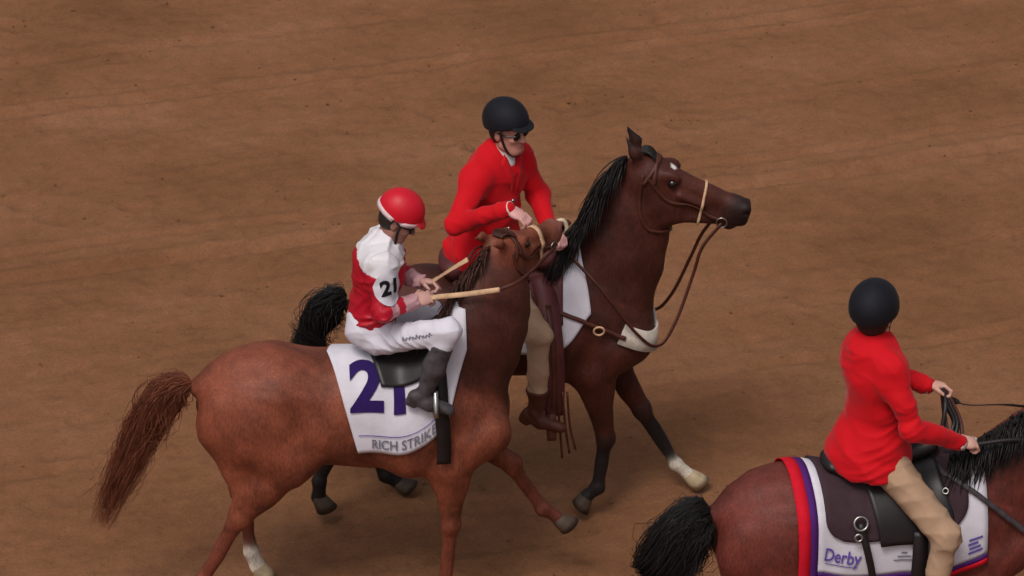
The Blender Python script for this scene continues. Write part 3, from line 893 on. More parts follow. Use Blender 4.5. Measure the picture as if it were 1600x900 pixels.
br_ch = bridle(CH, f_ch, hd_ch, A_ch, 'brown racing bridle with pale noseband and pale rubber reins on the chestnut horse', 'brown_leather', 'pale_strap', .026)
br_bay = bridle(BAY, f_bay, hd_bay, A_bay, 'brown leather bridle with hanging reins on the white starred bay horse', 'brown_leather', 'pale_strap', .014)
br_dk = bridle(DK, f_dk, hd_dk, A_dk, 'black leather bridle on the horse with the red striped cloth', 'black_leather', 'black_leather', .024)

# western saddle, pad and breast collar on the bay
sh_b = Sheet(f_bay, -.55, .62, .006)
pad = BAY.empty('saddle_pad', (.0, 0, 1.3), 'plain white saddle pad showing in front of the western saddle', 'saddle pad')
v, q = cloth_mesh(sh_b, lambda d: -.10, lambda d: .46 - .03 * math.cos(abs(d) * 5), -.56, .56, 40, 50, .012, .01)
solid(mesh_obj('pad', v, q, 'white_cloth', pad), .012)
ws = BAY.empty('western_saddle', (.0, 0, 1.5), 'wine brown western saddle with horn, fenders and tie strings', 'saddle')
v, q = cloth_mesh(sh_b, lambda d: -.26 + .1 * abs(d), lambda d: .355 - .05 * abs(d), -.42, .42, 28, 34, .024)
solid(mesh_obj('skirt', v, q, 'wine_leather', ws), .010)
sf = Field((-.5, -.32, 1.38), (.5, .32, 1.95), .008)
pz = lambda x: sh_b.pt(x, 0)[2]
sf.cone((-.24, -.10, pz(-.24) + .05), (-.24, .10, pz(-.24) + .05), .045, .045, k=.05)
sf.cone((-.24, -.08, pz(-.24) + .08), (-.24, .08, pz(-.24) + .08), .028, .028, k=.05)
sf.cone((-.28, 0, pz(-.28) + .06), (.14, 0, pz(.14) + .05), .05, .05, 2.6, k=.05)
sf.cone((.16, 0, pz(.16) + .05), (.30, 0, pz(.3) + .06), .05, .07, 1.9, k=.05)
sf.cone((.25, -.10, pz(.25) + .05), (.25, .10, pz(.25) + .05), .06, .06, k=.04)
v, q = sf.mesh(); mesh_obj('seat', v, q, 'wine_leather', ws)
sf = Field((.15, -.15, 1.55), (.55, .15, 1.95), .006)
hb = np.array((.30, 0, pz(.3) + .10))
sf.cone(hb, hb + (.045, 0, .085), .030, .020, k=.02)
sf.ell(hb + np.array((.05, 0, .095)), (.042, .036, .014), k=.012)
v, q = sf.mesh(); mesh_obj('horn', v, q, 'brown_leather', ws)
for sd in (-1, 1):
    fp = [sh_b.at(.22, sd * .12, .035), sh_b.at(.25, sd * .28, .045)] + [np.array((.275, sd * .375, 1.26)), np.array((.285, sd * .40, 1.08)), np.array((.285, sd * .405, .93)), np.array((.28, sd * .40, .80))]
    P = spline(fp, 26); v, q = ribbon(P, (0.25, sd * 1.0, .3), .115, .008); mesh_obj('fender', v, q, 'wine_leather', ws)
    P = spline([p + np.array((.0, sd * .010, 0)) for p in fp[1:]], 20); v, q = ribbon(P, (0.25, sd * 1.0, .3), .03, .006); mesh_obj('stirrup_strap', v, q, 'brown_leather', ws)
    # stirrup
    c = np.array((.27, sd * .41, .74))
    sv = [c + (0, -.045, .09), c + (0, -.065, 0), c + (0, -.06, -.05), c + (0, .06, -.05), c + (0, .065, 0), c + (0, .045, .09), c + (0, -.045, .09)]
    P = spline(sv, 40); v, q = ribbon(P, nrm([1, 0, .01]) , .010, .05); mesh_obj('stirrup', v, q, 'brown_leather', ws)
    for dx in (.0, .055, .03):
        P = spline([(.30 + dx, sd * .40, .95), (.315 + dx, sd * .415, .75), (.33 + dx * 1.3, sd * .41, .54 + dx)], 12); v, q = ribbon(P, (0.2, 1, .2), .012, .004); mesh_obj('tie_string', v, q, 'brown_leather', ws)
gp = [sh_b.at(.24, d, .028) for d in np.linspace(-.9, -.40, 20)]
v, q = ribbon(gp, [sh_b.nrm(.24, d) for d in np.linspace(-.9, -.40, 20)], .08, .008); mesh_obj('cinch', v, q, 'brown_leather', ws)
# pale rope loop on the horn
rp = BAY.empty('rope_loop', hb, 'pale rope loop standing up on the western saddle horn', 'rope')
v, q = tube([hb + (.02, -.05, -.03), hb + (-.01, -.05, .07), hb + (.005, -.06, .13), hb + (.045, -.06, .14), hb + (.065, -.06, .09), hb + (.05, -.07, .02), hb + (.04, -.08, -.05)], .012, 30)
mesh_obj('rope', v, q, 'cream', rp)
bc = BAY.empty('breast_collar', (.7, 0, 1.2), 'white fleece breast collar with dark straps across the bay chest', 'breast collar')
strap_on(f_bay, [(.66, -.27, 1.22), (.80, -.19, 1.14), (.87, 0, 1.11), (.80, .19, 1.14), (.66, .27, 1.22)], .115, .014, .012, 'felt_white', 'fleece', bc, 50)
for sd in (-1, 1):
    strap_on(f_bay, [(.30, sd * .36, 1.42), (.44, sd * .34, 1.33), (.55, sd * .31, 1.26), (.68, sd * .28, 1.20)], .024, .006, .03, 'brown_leather', 'strap', bc)
    ring(np.array((.53, sd * .30, 1.265)), (0, 1, .2), .028, .006, 'strap_ring', 'pale_strap', bc)
# reins of the bay: down from the bit, back to the saddle
mouth = hd_bay(.475, -.10, -.075)
for s in (-1, 1):
    m0 = hd_bay(.475, -.10, s * .07)
    P = spline([m0, m0 + (-.10, 0, -.14), (1.05, s * .10, 1.50), (.955, s * .16, 1.24), (.86, s * .21, 1.12), (.74, s * .26, 1.22), (.52, s * .25, 1.52), (.30, s * .10, 1.72)], 60)
    for _ in range(4):
        d = f_bay.sample(P); P = P + np.maximum(.012 - d, 0)[:, None] * f_bay.grad(P)
    v, q = ribbon(P, (0.1, 1, .2), .018, .005); mesh_obj('rein', v, q, 'brown_leather', br_bay)

# red, purple and white striped cloth, pad and black saddle on the dark horse
sh_d = Sheet(f_dk, -.60, .70, .006)
sc3 = DK.empty('saddle_cloth', (.05, 0, 1.2), 'white saddle cloth edged with red and purple stripes', 'saddle cloth')
ZL = sh_d.s_at_z(-.2, 1.14)
WD = ZL + .02
def band(name, x0, x1, d0, d1, mat, off):
    v, q = cloth_mesh(sh_d, lambda d: x0, lambda d: x1, d0, d1, max(2, int((x1 - x0) / .03)), max(2, int(abs(d1 - d0) / .02)), off, .008)
    return solid(mesh_obj(name, v, q, mat, sc3), .005)
band('cloth', -.345, .53, -WD, WD, 'white_cloth', .012)
band('red_stripe', -.445, -.385, -WD - .05, WD + .05, 'red_trim', .013)
band('purple_stripe', -.3845, -.3455, -WD - .05, WD + .05, 'purple_trim', .0125)
for sd in (-1, 1):
    band('purple_stripe', -.345, .53, sd * (WD + .0005), sd * (WD + .022), 'purple_trim', .0125)
    band('red_stripe', -.345, .53, sd * (WD + .0225), sd * (WD + .05), 'red_trim', .013)
tv, tf = text_mesh('Derby', .10, .0015, .2)
print_on(sh_d, tv * [.75, 1, 1], tf, -.225, -(ZL - .085), .021, 'emblem_print', 'violet_print', sc3)
tv, tf = disc_mesh(.052, .052, 24, 3)
ringV = []; ringF = []
for i in range(32):
    for r in (.058, .066): ringV.append((r * math.cos(i * math.pi / 16), r * math.sin(i * math.pi / 16) * .9, 0))
for i in range(32): j = (i + 1) % 32; ringF.append((2 * i, 2 * i + 1, 2 * j + 1, 2 * j))
v, q = cloth_mesh(sh_d, lambda d: -.31, lambda d: -.14, -(ZL - .035), -(ZL - .040), 10, 1, .0195); mesh_obj('emblem_print', v, q, 'violet_print', sc3)
for i in range(3):
    v, q = cloth_mesh(sh_d, lambda d: .04 + .02 * i, lambda d: .15 - .02 * i, -(ZL - .055 - .02 * i), -(ZL - .062 - .02 * i), 8, 1, .0195)
    mesh_obj('mark_print', v, q, 'grey_print', sc3)
for i in range(4):
    v, q = cloth_mesh(sh_d, lambda d: .42 + .005 * (i % 2), lambda d: .50 - .012 * (i % 3), -(ZL - .02 - .022 * i), -(ZL - .031 - .022 * i), 6, 1, .0195)
    mesh_obj('mark_print', v, q, 'violet_print', sc3)

s3 = DK.empty('english_saddle', (.05, 0, 1.5), 'black english saddle with a rounded plum grey numnah', 'saddle')
def rounded(d):
    e = max(0, abs(d) - (ZL - .30)) / .12
    return .05 * (1 - math.sqrt(max(0, 1 - min(e, 1) ** 2)))
ND = ZL - .175
v, q = cloth_mesh(sh_d, lambda d: -.305 + .09 * (1 - math.sqrt(max(0, 1 - min(max(0, abs(d) - (ND - .09)) / .09, 1) ** 2))), lambda d: .43 - .12 * (1 - math.sqrt(max(0, 1 - min(max(0, abs(d) - (ND - .12)) / .12, 1) ** 2))), -ND, ND, 30, 50, .028, .004)
solid(mesh_obj('numnah', v, q, 'grey_pad', s3), .014)
v, q = cloth_mesh(sh_d, lambda d: -.10 + .16 * abs(d), lambda d: .30 + .16 * abs(d) - .14 * (1 - math.sqrt(max(0, 1 - min(max(0, abs(d) - .30) / .12, 1) ** 2))), -.42, .42, 20, 36, .044)
solid(mesh_obj('saddle_flap', v, q, 'black_leather', s3), .009)
sf = Field((-.4, -.25, 1.4), (.5, .25, 1.85), .008)
pz = lambda x: sh_d.pt(x, 0)[2]
sf.cone((-.23, 0, pz(-.23) + .055), (-.16, 0, pz(-.16) + .045), .04, .045, 2.4, k=.04)
sf.cone((-.16, 0, pz(-.16) + .045), (.10, 0, pz(.1) + .045), .05, .045, 2.0, k=.04)
sf.cone((.10, 0, pz(.1) + .045), (.28, 0, pz(.28) + .09), .045, .045, 1.4, k=.04)
v, q = sf.mesh(); mesh_obj('seat', v, q, 'black_leather', s3)
gp = np.linspace(-.92, -.36, 24)
v, q = ribbon([sh_d.at(.17, d, .052) for d in gp], [sh_d.nrm(.17, d) for d in gp], .08, .008); mesh_obj('girth', v, q, 'black_leather', s3)
gp = np.linspace(-.62, -.30, 16)
v, q = ribbon([sh_d.at(-.13 - .22 * (d + .30), d, .053) for d in gp], [sh_d.nrm(-.1, d) for d in gp], .036, .006); mesh_obj('strap', v, q, 'black_leather', s3)
ring(sh_d.at(-.135, -.30, .062), sh_d.nrm(-.13, -.30), .034, .007, 'strap_ring', 'steel', s3)
ring(sh_d.at(-.145, -.36, .062), sh_d.nrm(-.13, -.36), .018, .006, 'strap_ring', 'steel', s3)
ring(sh_d.at(.33, -.20, .052), sh_d.nrm(.33, -.20), .014, .005, 'dee_ring', 'steel', s3)
for sd in (-1, 1):
    P = spline([sh_d.at(.14, sd * .10, .055), sh_d.at(.20, sd * .30, .062), (.205, sd * .40, 1.15), (.20, sd * .42, .93)], 20)
    v, q = ribbon(P, (0.1, 1, .2), .03, .006); mesh_obj('stirrup_leather', v, q, 'black_leather', s3)
    c = np.array((.20, sd * .42, .84))
    P = spline([c + (0, 0, .09), c + (0, -.055, .02), c + (0, -.06, -.04), c + (0, .06, -.04), c + (0, .055, .02), c + (0, 0, .09)], 40)
    v, q = ribbon(P, nrm([1, 0, .01]), .008, .028); mesh_obj('stirrup_iron', v, q, 'steel', s3)

# ------------------------------------------------------------------ riders
def person(F, name, label, J, st):
    """J: joints in the horse's frame. One continuous body, clothes as children."""
    J = {k: np.array(v, float) for k, v in J.items()}
    seat = J['pelvis']
    root = F.empty(name, seat + (0, 0, -.1), label, 'person')
    allp = np.array([v for k, v in J.items() if k not in ('face', 'rfd', 'lfd', 'rpn', 'lpn')])
    lo, hi = allp.min(0) - .17, allp.max(0) + .17
    hi[2] += .06
    sk = st.get('skin', S(178, 128, 108)); lip = S(160, 92, 84)
    sz = st.get('size', 1.0)
    up = nrm(J['neck'] - J['pelvis']); rt = J['rs'] - J['ls']; rt = nrm(rt - up * (rt @ up)); fw = np.cross(up, rt)
    AT = np.array([rt, fw, up])                     # right, forward, up
    hf = nrm(J['face']); hu = np.array((0, 0, 1.)) ; hu = nrm(hu - hf * (hu @ hf)); hr = np.cross(hf, hu)
    tilt = st.get('headtilt', 0)
    AH = np.array([hr, hf, hu]); hc = J['head']
    hp = lambda r, f, u: hc + (hr * r + hf * f + hu * u) * sz
    pel, nek = J['pelvis'], J['neck']; T = lambda t, f=0, r=0: pel + (nek - pel) * t + fw * f + rt * r
    # ---- body
    b = Field(lo, hi, .0065); E_, C_ = b.ell, b.cone
    E_(T(.72), np.array((.165, .10, .19)) * sz, AT, k=.05, col=sk); E_(T(.35), np.array((.14, .09, .2)) * sz, AT, k=.05, col=sk); E_(T(.05), np.array((.15, .10, .13)) * sz, AT, k=.05, col=sk)
    for a in 'rl':
        C_(T(.93), J[a + 's'], .05 * sz, .05 * sz, k=.04, col=sk)
        C_(J[a + 's'], J[a + 'e'], .048 * sz, .038 * sz, k=.03, col=sk); C_(J[a + 'e'], J[a + 'w'], .038 * sz, .026 * sz, k=.03, col=sk)
        C_(J[a + 'h'], J[a + 'k'], .078 * sz, .05 * sz, k=.04, col=sk); C_(J[a + 'k'], J[a + 'a'], .05 * sz, .036 * sz, k=.03, col=sk)
        C_(J[a + 'a'], J[a + 'a'] + (J[a + 't'] - J[a + 'a']) * .15 + (J[a + 'a'] - J[a + 'k']) * .06, .030 * sz, .024 * sz, k=.03, col=sk)
        # hand: palm, four unequal fingers, thumb
        w = J[a + 'w']; fd = nrm(J[a + 'fd']); pn = J[a + 'pn']; pn = nrm(pn - fd * (pn @ fd)); td = np.cross(pn, fd) * (1 if a == 'l' else -1)
        g = st.get('skin_hand', sk)
        C_(w, w + fd * .045, .026, .030, .62, L=pn, k=.02, col=g)
        E_(w + fd * .065, (.045, .041, .019), np.array([fd, td, pn]), k=.018, col=g)
        curl = st.get(a + 'curl', 55)
        for i, (o, ln) in enumerate(((.031, .082), (.011, .092), (-.010, .086), (-.029, .068))):
            p = w + fd * .098 + td * o; an = curl * (.55 + .05 * i)
            for j, fr in enumerate((.46, .31, .23)):
                an_r = R(an); dv = fd * math.cos(an_r) + pn * math.sin(an_r)
                q = p + dv * ln * fr; C_(p, q, .0095 - .0008 * j, .0090 - .0010 * j, k=.006, col=g); p = q; an += curl * .95
        p = w + fd * .035 + td * .030; dv = nrm(fd * .65 + td * .65 + pn * .45)
        q = p + dv * .042; C_(p, q, .0135, .0105, k=.012, col=g)
        dv = nrm(fd * .8 + td * .05 + pn * .6); C_(q, q + dv * .034, .0105, .0085, k=.006, col=g)
    C_(nek - up * .04, hp(0, -.012, -.07), .056 * sz, .052 * sz, k=.04, col=sk)
    E_(hp(0, -.008, .022), np.array((.074, .092, .10)) * sz, AH, k=.03, col=sk)
    E_(hp(0, .036, -.048), np.array((.058, .058, .078)) * sz, AH, k=.035, col=sk)
    E_(hp(0, .062, -.102), np.array((.034, .034, .026)) * sz, AH, k=.03, col=sk)
    for s in (-1, 1):
        C_(hp(s * .052, .01, -.075), hp(s * .022, .065, -.108), .020 * sz, .018 * sz, k=.025, col=sk)
        E_(hp(s * .036, .072, -.030), np.array((.021, .016, .015)) * sz, AH, k=.02, col=sk)       # cheekbone
        E_(hp(s * .028, .080, .014), np.array((.024, .012, .009)) * sz, AH, k=.015, col=sk)       # brow
        E_(hp(s * .030, .096, -.004), np.array((.017, .012, .010)) * sz, AH, k=.008, op='sub')    # eye socket
        E_(hp(s * .076, -.008, -.020), np.array((.009, .020, .030)) * sz, AH, k=.01, col=sk)      # ear
    C_(hp(0, .090, .004), hp(0, .113, -.036), .009 * sz, .0125 * sz, k=.012, col=sk)              # nose
    E_(hp(0, .102, -.040), np.array((.017, .011, .009)) * sz, AH, k=.008, col=sk)
    E_(hp(0, .088, -.066), np.array((.023, .010, .006)) * sz, AH, k=.006, col=lip); E_(hp(0, .086, -.077), np.array((.020, .010, .007)) * sz, AH, k=.006, col=lip)
    V, Q = b.mesh()
    mesh_obj('body', V, Q, 'skin', root, cols=b.colors(V, .004))
    for s in (-1, 1):
        ev, ef = sphere_mesh(hp(s * .030, .080, -.004), .0125 * sz, 8, 12); e = mesh_obj('eye', ev, ef, 'eyeball', root)
        ev, ef = sphere_mesh(hp(s * .030, .0895, -.004), .0055 * sz, 6, 10); mesh_obj('iris', ev, ef, 'glass_dark', e)
    # ---- legs: breeches and boots
    f = Field(lo, hi, .008); bt = st.get('boot_top', .35)
    E_, C_ = f.ell, f.cone
    E_(T(.03), np.array((.178, .135, .15)) * sz * st.get('hip', 1), AT, k=.05); E_(T(.22), np.array((.155, .12, .13)) * sz, AT, k=.05)
    for a in 'rl':
        C_(J[a + 'h'], J[a + 'k'], .100 * sz * st.get('hip', 1), .068 * sz, k=.05)
        ct = J[a + 'k'] + (J[a + 'a'] - J[a + 'k']) * st.get('breech_to', .45)
        C_(J[a + 'k'], ct, .066 * sz, .055 * sz, k=.04)
        E_(T(.03, -.045, .075 * (1 if a == 'r' else -1)), np.array((.095, .10, .105)) * sz * st.get('hip', 1), AT, k=.05)
    f.folds(.003, 55, 31, [up, fw])
    f.folds(.0045, 38, 33, [up, fw, nrm(J['rk'] - J['rh'])], ridged=True)
    V, Q = f.mesh(); br_o = mesh_obj('breeches', V, Q, st['breeches'], root); bfield = f
    for a in 'rl':
        kn, an, to = J[a + 'k'], J[a + 'a'], J[a + 't']
        blo = np.minimum(np.minimum(kn, an), to) - .12; bhi = np.maximum(np.maximum(kn, an), to) + .12
        g = Field(blo, bhi, .007)
        ct = kn + (an - kn) * st.get('boot_from', .42)
        g.cone(ct, kn + (an - kn) * .6, .063 * sz, .06 * sz, k=.02); g.cone(kn + (an - kn) * .6, an, .06 * sz, .043 * sz, k=.03)
        fd = nrm(to - an); dn = nrm(an - kn); dn = nrm(dn - fd * (dn @ fd))
        g.cone(an + dn * .045 - fd * .035, an + dn * .05 + fd * .05, .036, .036, k=.03); g.cone(an + dn * .045 + fd * .05, to + dn * .03 + fd * .02, .042, .034, .9, L=dn, k=.03)
        g.cone(an + dn * .085 - fd * .045, an + dn * .085 - fd * .02, .024, .024, k=.012)
        g.cut(kn + (an - kn) * (st.get('boot_from', .42) + .02), kn - an)
        g.folds(.003, 60, 41, [dn])
        V, Q = g.mesh(); mesh_obj('boot', V, Q, st['boots'], root)
    # ---- jacket
    f = Field(lo - (.22, .12, 0), hi + (0, .12, 0), .0075); E_, C_ = f.ell, f.cone
    E_(T(.74), np.array((.195, .130, .20)) * sz, AT, k=.06); E_(T(.40), np.array((.165, .122, .2)) * sz, AT, k=.06)
    E_(T(.78, -.035), np.array((.16, .11, .17)) * sz, AT, k=.06)
    if st.get('skirt'):
        hem = T(-.06) - np.array((0, 0, .03))
        C_(T(.34), T(-.02) - fw * .02, .150 * sz, .238 * sz, .84, L=fw, k=.05)
        C_(T(.25) - fw * .02, T(-.05) - fw * .07, .13 * sz, .18 * sz, .9, L=fw, k=.05)
    else:
        E_(T(.17), np.array((.165, .132, .16)) * sz, AT, k=.05)
    for a in 'rl':
        C_(T(.96), J[a + 's'], .062 * sz, .070 * sz, k=.05)
        E_(J[a + 's'], np.array((.074, .072, .072)) * sz, k=.05)
        C_(J[a + 's'], J[a + 'e'], .070 * sz, .056 * sz, k=.05)
        C_(J[a + 'e'], J[a + 'w'] + (J[a + 'w'] - J[a + 'e']) * .02, .057 * sz, .043 * sz, k=.03)
    C_(T(.97), T(1.06), .070 * sz, .062 * sz, k=.03)                       # collar
    if st.get('skirt'): f.cut(T(-.15) , -up)
    else: f.cut(T(-.02), -up)
    el = J['re'] - J['rs']
    f.folds(st.get('fold', .006), 34, st.get('seed', 51), [up + .6 * fw, up - .5 * rt, nrm(J['rw'] - J['re']), fw + up])
    f.folds(st.get('crease', .0055), 30, st.get('seed', 51) + 1, [up + .5 * fw, up - .6 * rt, nrm(J['rw'] - J['re']), up + .4 * rt], ridged=True)
    V, Q = f.mesh()
    cols = st['silk'](V, T, J, up) if 'silk' in st else None
    jk = mesh_obj('jacket', V, Q, st['jacket'], root, cols=cols)
    # ---- helmet
    hm = Field(hc - .22, hc + .24, .0065)
    hcn = hp(0, -.014, .052)
    hm.ell(hcn, np.array((.106, .128, .118)) * sz * st.get('helm', 1.0), AH, k=.02)
    hm.cut(hp(0, -.02, .020), -hu - hf * st.get('helmcut', -.22))
    g = Field(hc - .22, hc + .24, .0065)
    g.ell(hp(0, .102, .052), np.array((.078, st.get('peak', .055), .010)) * sz, np.array([hr, nrm(hf - hu * .35), nrm(hu + hf * .35)]), k=.01)
    V, Q = hm.mesh(); h_o = mesh_obj('helmet', V, Q, st['helmet'], root)
    V, Q = g.mesh(); mesh_obj('peak', V, Q, st['helmet'], h_o)
    an = np.linspace(0, 2 * math.pi, 49)[:-1]
    if st.get('band'):
        cn = hp(0, -.012, .045)
        pts = []
        for x in an:
            d = hr * math.sin(x) + hf * math.cos(x)
            z = -.028 - .014 * math.cos(x) * 0 + (.028 if math.cos(x) > 0 else .01) * abs(math.cos(x))
            c0 = cn + hu * z * sz
            pts.append(hm.outward(c0[None], d[None], .003, .3)[0])
        v, q = ribbon(pts, [hr * math.sin(x) + hf * math.cos(x) for x in an], .024, .006, True); mesh_obj('band', v, q, 'white_band', h_o)
    bv, bf = sphere_mesh(hp(0, -.012, .045) + hu * .118 * sz * st.get('helm', 1.0), (.011, .011, .006), 6, 12, AH); mesh_obj('button', bv, bf, st['helmet'], h_o)
    for s in (-1, 1):
        P = spline([hp(s * .088, .02, .02), hp(s * .074, .03, -.05), hp(s * .045, .055, -.118), hp(0, .07, -.134)], 20)
        for _ in range(3): d = b.sample(P); P = P + np.maximum(.004 - d, 0)[:, None] * b.grad(P)
        v, q = ribbon(P, b.grad(P) + 1e-6, .014, .003); mesh_obj('chin_strap', v, q, 'black_leather', h_o)
    # ---- hair under the helmet
    g = Field(hc - .2, hc + .2, .0065)
    g.ell(hp(0, -.030, -.012), np.array((.080, .078, .085)) * sz, AH, k=.02)
    g.cut(hp(0, .018, 0), hf); g.folds(.002, 120, 3)
    V, Q = g.mesh(); mesh_obj('hair', V, Q, 'hair_dark', root)
    # ---- glasses
    gl = bpy.data.objects.new('sunglasses' if st['eyewear'] == 'sunglasses' else 'goggles', None); COL.objects.link(gl); gl.parent = root
    for s in (-1, 1):
        bvv, bff = sphere_mesh(hp(s * .033, .092, -.006), np.array((.031, .010, .021 if st['eyewear'] == 'sunglasses' else .027)) * sz, 8, 14, AH); mesh_obj('lens', bvv, bff, 'glass_dark', gl)
        v, q = tube([hp(s * .055, .085, .0), hp(s * .078, .04, .0), hp(s * .080, -.01, .002)], .0035, 12, 6); mesh_obj('temple', v, q, 'glass_dark', gl)
    return dict(root=root, body=b, jacket=f, T=T, hp=hp, fw=fw, rt=rt, up=up, helm=hm, jk=jk, br=br_o, bfield=bfield)

RED = S(172, 14, 38); WHT = S(214, 210, 216); PNK = S(206, 150, 160)
def silk_cols(V, T, J, up):
    t = (V - T(0)) @ up / np.linalg.norm(T(1) - T(0))
    c = np.tile(np.array(RED), (len(V), 1))
    sh = .5 * (J['rs'] + J['ls'])
    yoke = t > .885 + .05 * np.cos((V[:, 1] - T(.5)[1]) * 16)
    dsl = {}
    for a in 'rl':
        s0, e0, w0 = J[a + 's'], J[a + 'e'], J[a + 'w']
        ue = nrm(e0 - s0); x = (V - s0) @ ue; r = np.linalg.norm((V - s0) - x[:, None] * ue, axis=1)
        arm = (r < .095) & (x > .05) & (x < np.linalg.norm(e0 - s0) + .03)
        yoke = yoke & ~(arm & (x > .055))
        fe = nrm(w0 - e0); y = (V - e0) @ fe; r2 = np.linalg.norm((V - e0) - y[:, None] * fe, axis=1)
        L = np.linalg.norm(w0 - e0)
        fore = (r2 < .085) & (y > -.02)
        dsl[a] = (fore, y, L, arm, x)
    c[yoke] = WHT
    for a in 'rl':
        fore, y, L, arm, x = dsl[a]
        c[fore & (y > .02) & (y < .075)] = PNK
        c[fore & (y > L * .62)] = S(196, 150, 156)
    return c

jock = person(CH, 'person', 'jockey in red and white silks, red helmet and white breeches', dict(
    pelvis=(.105, 0, 1.695), neck=(.19, -.01, 2.17), head=(.265, -.01, 2.325), face=(.80, -.12, -.52),
    rs=(.165, -.155, 2.12), ls=(.20, .135, 2.12), re=(.165, -.235, 1.90), le=(.25, .22, 1.92), rw=(.325, -.12, 1.895), lw=(.36, .09, 1.90),
    rh=(.14, -.10, 1.66), lh=(.14, .10, 1.66), rk=(.50, -.27, 1.80), lk=(.43, .34, 1.58), ra=(.375, -.285, 1.45), la=(.33, .36, 1.24), rt=(.495, -.295, 1.385), lt=(.45, .37, 1.19),
    rfd=(.9, .35, .05), lfd=(.9, -.35, .05), rpn=(-.1, .5, -.8), lpn=(-.1, -.5, -.8)),
    dict(size=.95, hip=.86, jacket='silks', silk=silk_cols, breeches='white_breeches', boots='boot_grey', boot_from=.22, breech_to=.35, helmet='helmet_red', band=True, peak=.05, eyewear='goggles', rcurl=78, lcurl=78, helm=1.02, seed=55, skin=S(150, 104, 92), skin_hand=S(196, 150, 140)))
out1 = person(BAY, 'person', 'rider in red coat, black helmet and sunglasses reaching out to the chestnut horse', dict(
    pelvis=(-.06, 0, 1.64), neck=(.0, -.02, 2.21), head=(.045, -.05, 2.365), face=(.74, -.64, -.02),
    rs=(-.13, -.165, 2.13), ls=(.105, .10, 2.13), re=(-.245, -.36, 1.955), le=(.215, .10, 1.89), rw=(.025, -.51, 2.12), lw=(.275, -.12, 1.80),
    rh=(-.04, -.12, 1.62), lh=(-.04, .12, 1.62), rk=(.20, -.40, 1.30), lk=(.24, .40, 1.32), ra=(.19, -.44, .86), la=(.20, .43, .88), rt=(.31, -.46, .80), lt=(.32, .45, .82),
    rfd=(.80, -.40, -.25), lfd=(.5, -.7, -.2), rpn=(.1, .1, -1), lpn=(-.3, -.1, -.9)),
    dict(size=1.0, jacket='red_cloth', breeches='breeches', boots='brown_leather', breech_to=.75, boot_from=.70, helmet='helmet_black', eyewear='sunglasses', skirt=True, rcurl=50, lcurl=70, seed=61, crease=.004, fold=.006, helm=1.06, skin=S(176, 122, 108), skin_hand=S(204, 150, 146)))
out2 = person(DK, 'person', 'rider in red coat and black helmet facing away from the others', dict(
    pelvis=(.0, 0, 1.69), neck=(-.035, .0, 2.285), head=(-.03, .015, 2.41), face=(.50, .86, -.05),
    rs=(.01, -.165, 2.19), ls=(-.0, .165, 2.17), re=(.105, -.285, 1.93), le=(.15, .27, 1.93), rw=(.37, -.19, 1.77), lw=(.29, .17, 1.90),
    rh=(.03, -.12, 1.65), lh=(.03, .12, 1.65), rk=(.275, -.39, 1.36), lk=(.28, .39, 1.36), ra=(.19, -.43, .92), la=(.19, .43, .92), rt=(.31, -.45, .87), lt=(.31, .45, .87),
    rfd=(.9, .25, -.25), lfd=(.9, -.1, -.05), rpn=(-.2, .3, -.9), lpn=(-.1, -.3, -.95)),
    dict(size=1.03, jacket='red_cloth', breeches='breeches', boots='black_leather', breech_to=.72, boot_from=.68, helmet='helmet_black', eyewear='sunglasses', skirt=True, rcurl=70, lcurl=70, seed=71, crease=.0042, fold=.009, helm=1.12, skin=S(186, 134, 116), skin_hand=S(208, 160, 144)))

# prints on the jockey
def print_patch(fld, V, F_, c, n, upv, off, name, mat, parent):
    n = nrm(n); u = nrm(np.array(upv) - n * (np.array(upv) @ n)); r = np.cross(u, n)
    P = np.array([c + r * v[0] + u * v[1] for v in V]) + n * .14
    P = fld.drop(P, -n, off, .3)
    return mesh_obj(name, P, F_, mat, parent)
ac = np.array((.195, -.20, 2.03))
dv, df = disc_mesh(.085, .098)
print_patch(jock['jacket'], dv, df, ac, (.35, -1, .35), (-.1, 0, 1), .006, 'sleeve_patch', 'white_cloth', jock['jk'])
tv, tf = text_mesh('21', .11, .005)
print_patch(jock['jacket'], tv, tf, ac, (.35, -1, .35), (-.1, 0, 1), .009, 'sleeve_number', 'black_print', jock['jk'])

# ------------------------------------------------------------------ reins in the riders' hands
def rein(F, pts, fld, mat, name, parent, w=.02, n=40, off=.010):
    P = spline(pts, n)
    for _ in range(4):
        d = fld.sample(P); P = P + np.maximum(off - d, 0)[:, None] * fld.grad(P)
    v, q = ribbon(P, fld.grad(P) * 1.0 + np.array((0, -.4, .3)), w, .006)
    return mesh_obj(name, v, q, mat, parent)
bit_r = hd_ch(.475, -.10, -.075); bit_l = hd_ch(.475, -.10, .075)
g1 = np.array((.775, -.115, 1.945)); g2 = np.array((.62, .02, 2.055))
rein(CH, [(.385, -.085, 1.885), (.44, -.10, 1.905), (.60, -.115, 1.925), g1], f_ch, 'pale_strap', 'rein', br_ch, .026)
rein(CH, [g1, (.90, -.03, 1.96), bit_r], f_ch, 'brown_leather', 'rein', br_ch, .018)
rein(CH, [(.40, .055, 1.895), (.46, .04, 1.94), (.54, .03, 2.0), g2], f_ch, 'pale_strap', 'rein', br_ch, .026)
rein(CH, [g2, (.68, .14, 2.06), (.82, .24, 1.98), bit_l], f_ch, 'brown_leather', 'rein', br_ch, .014)
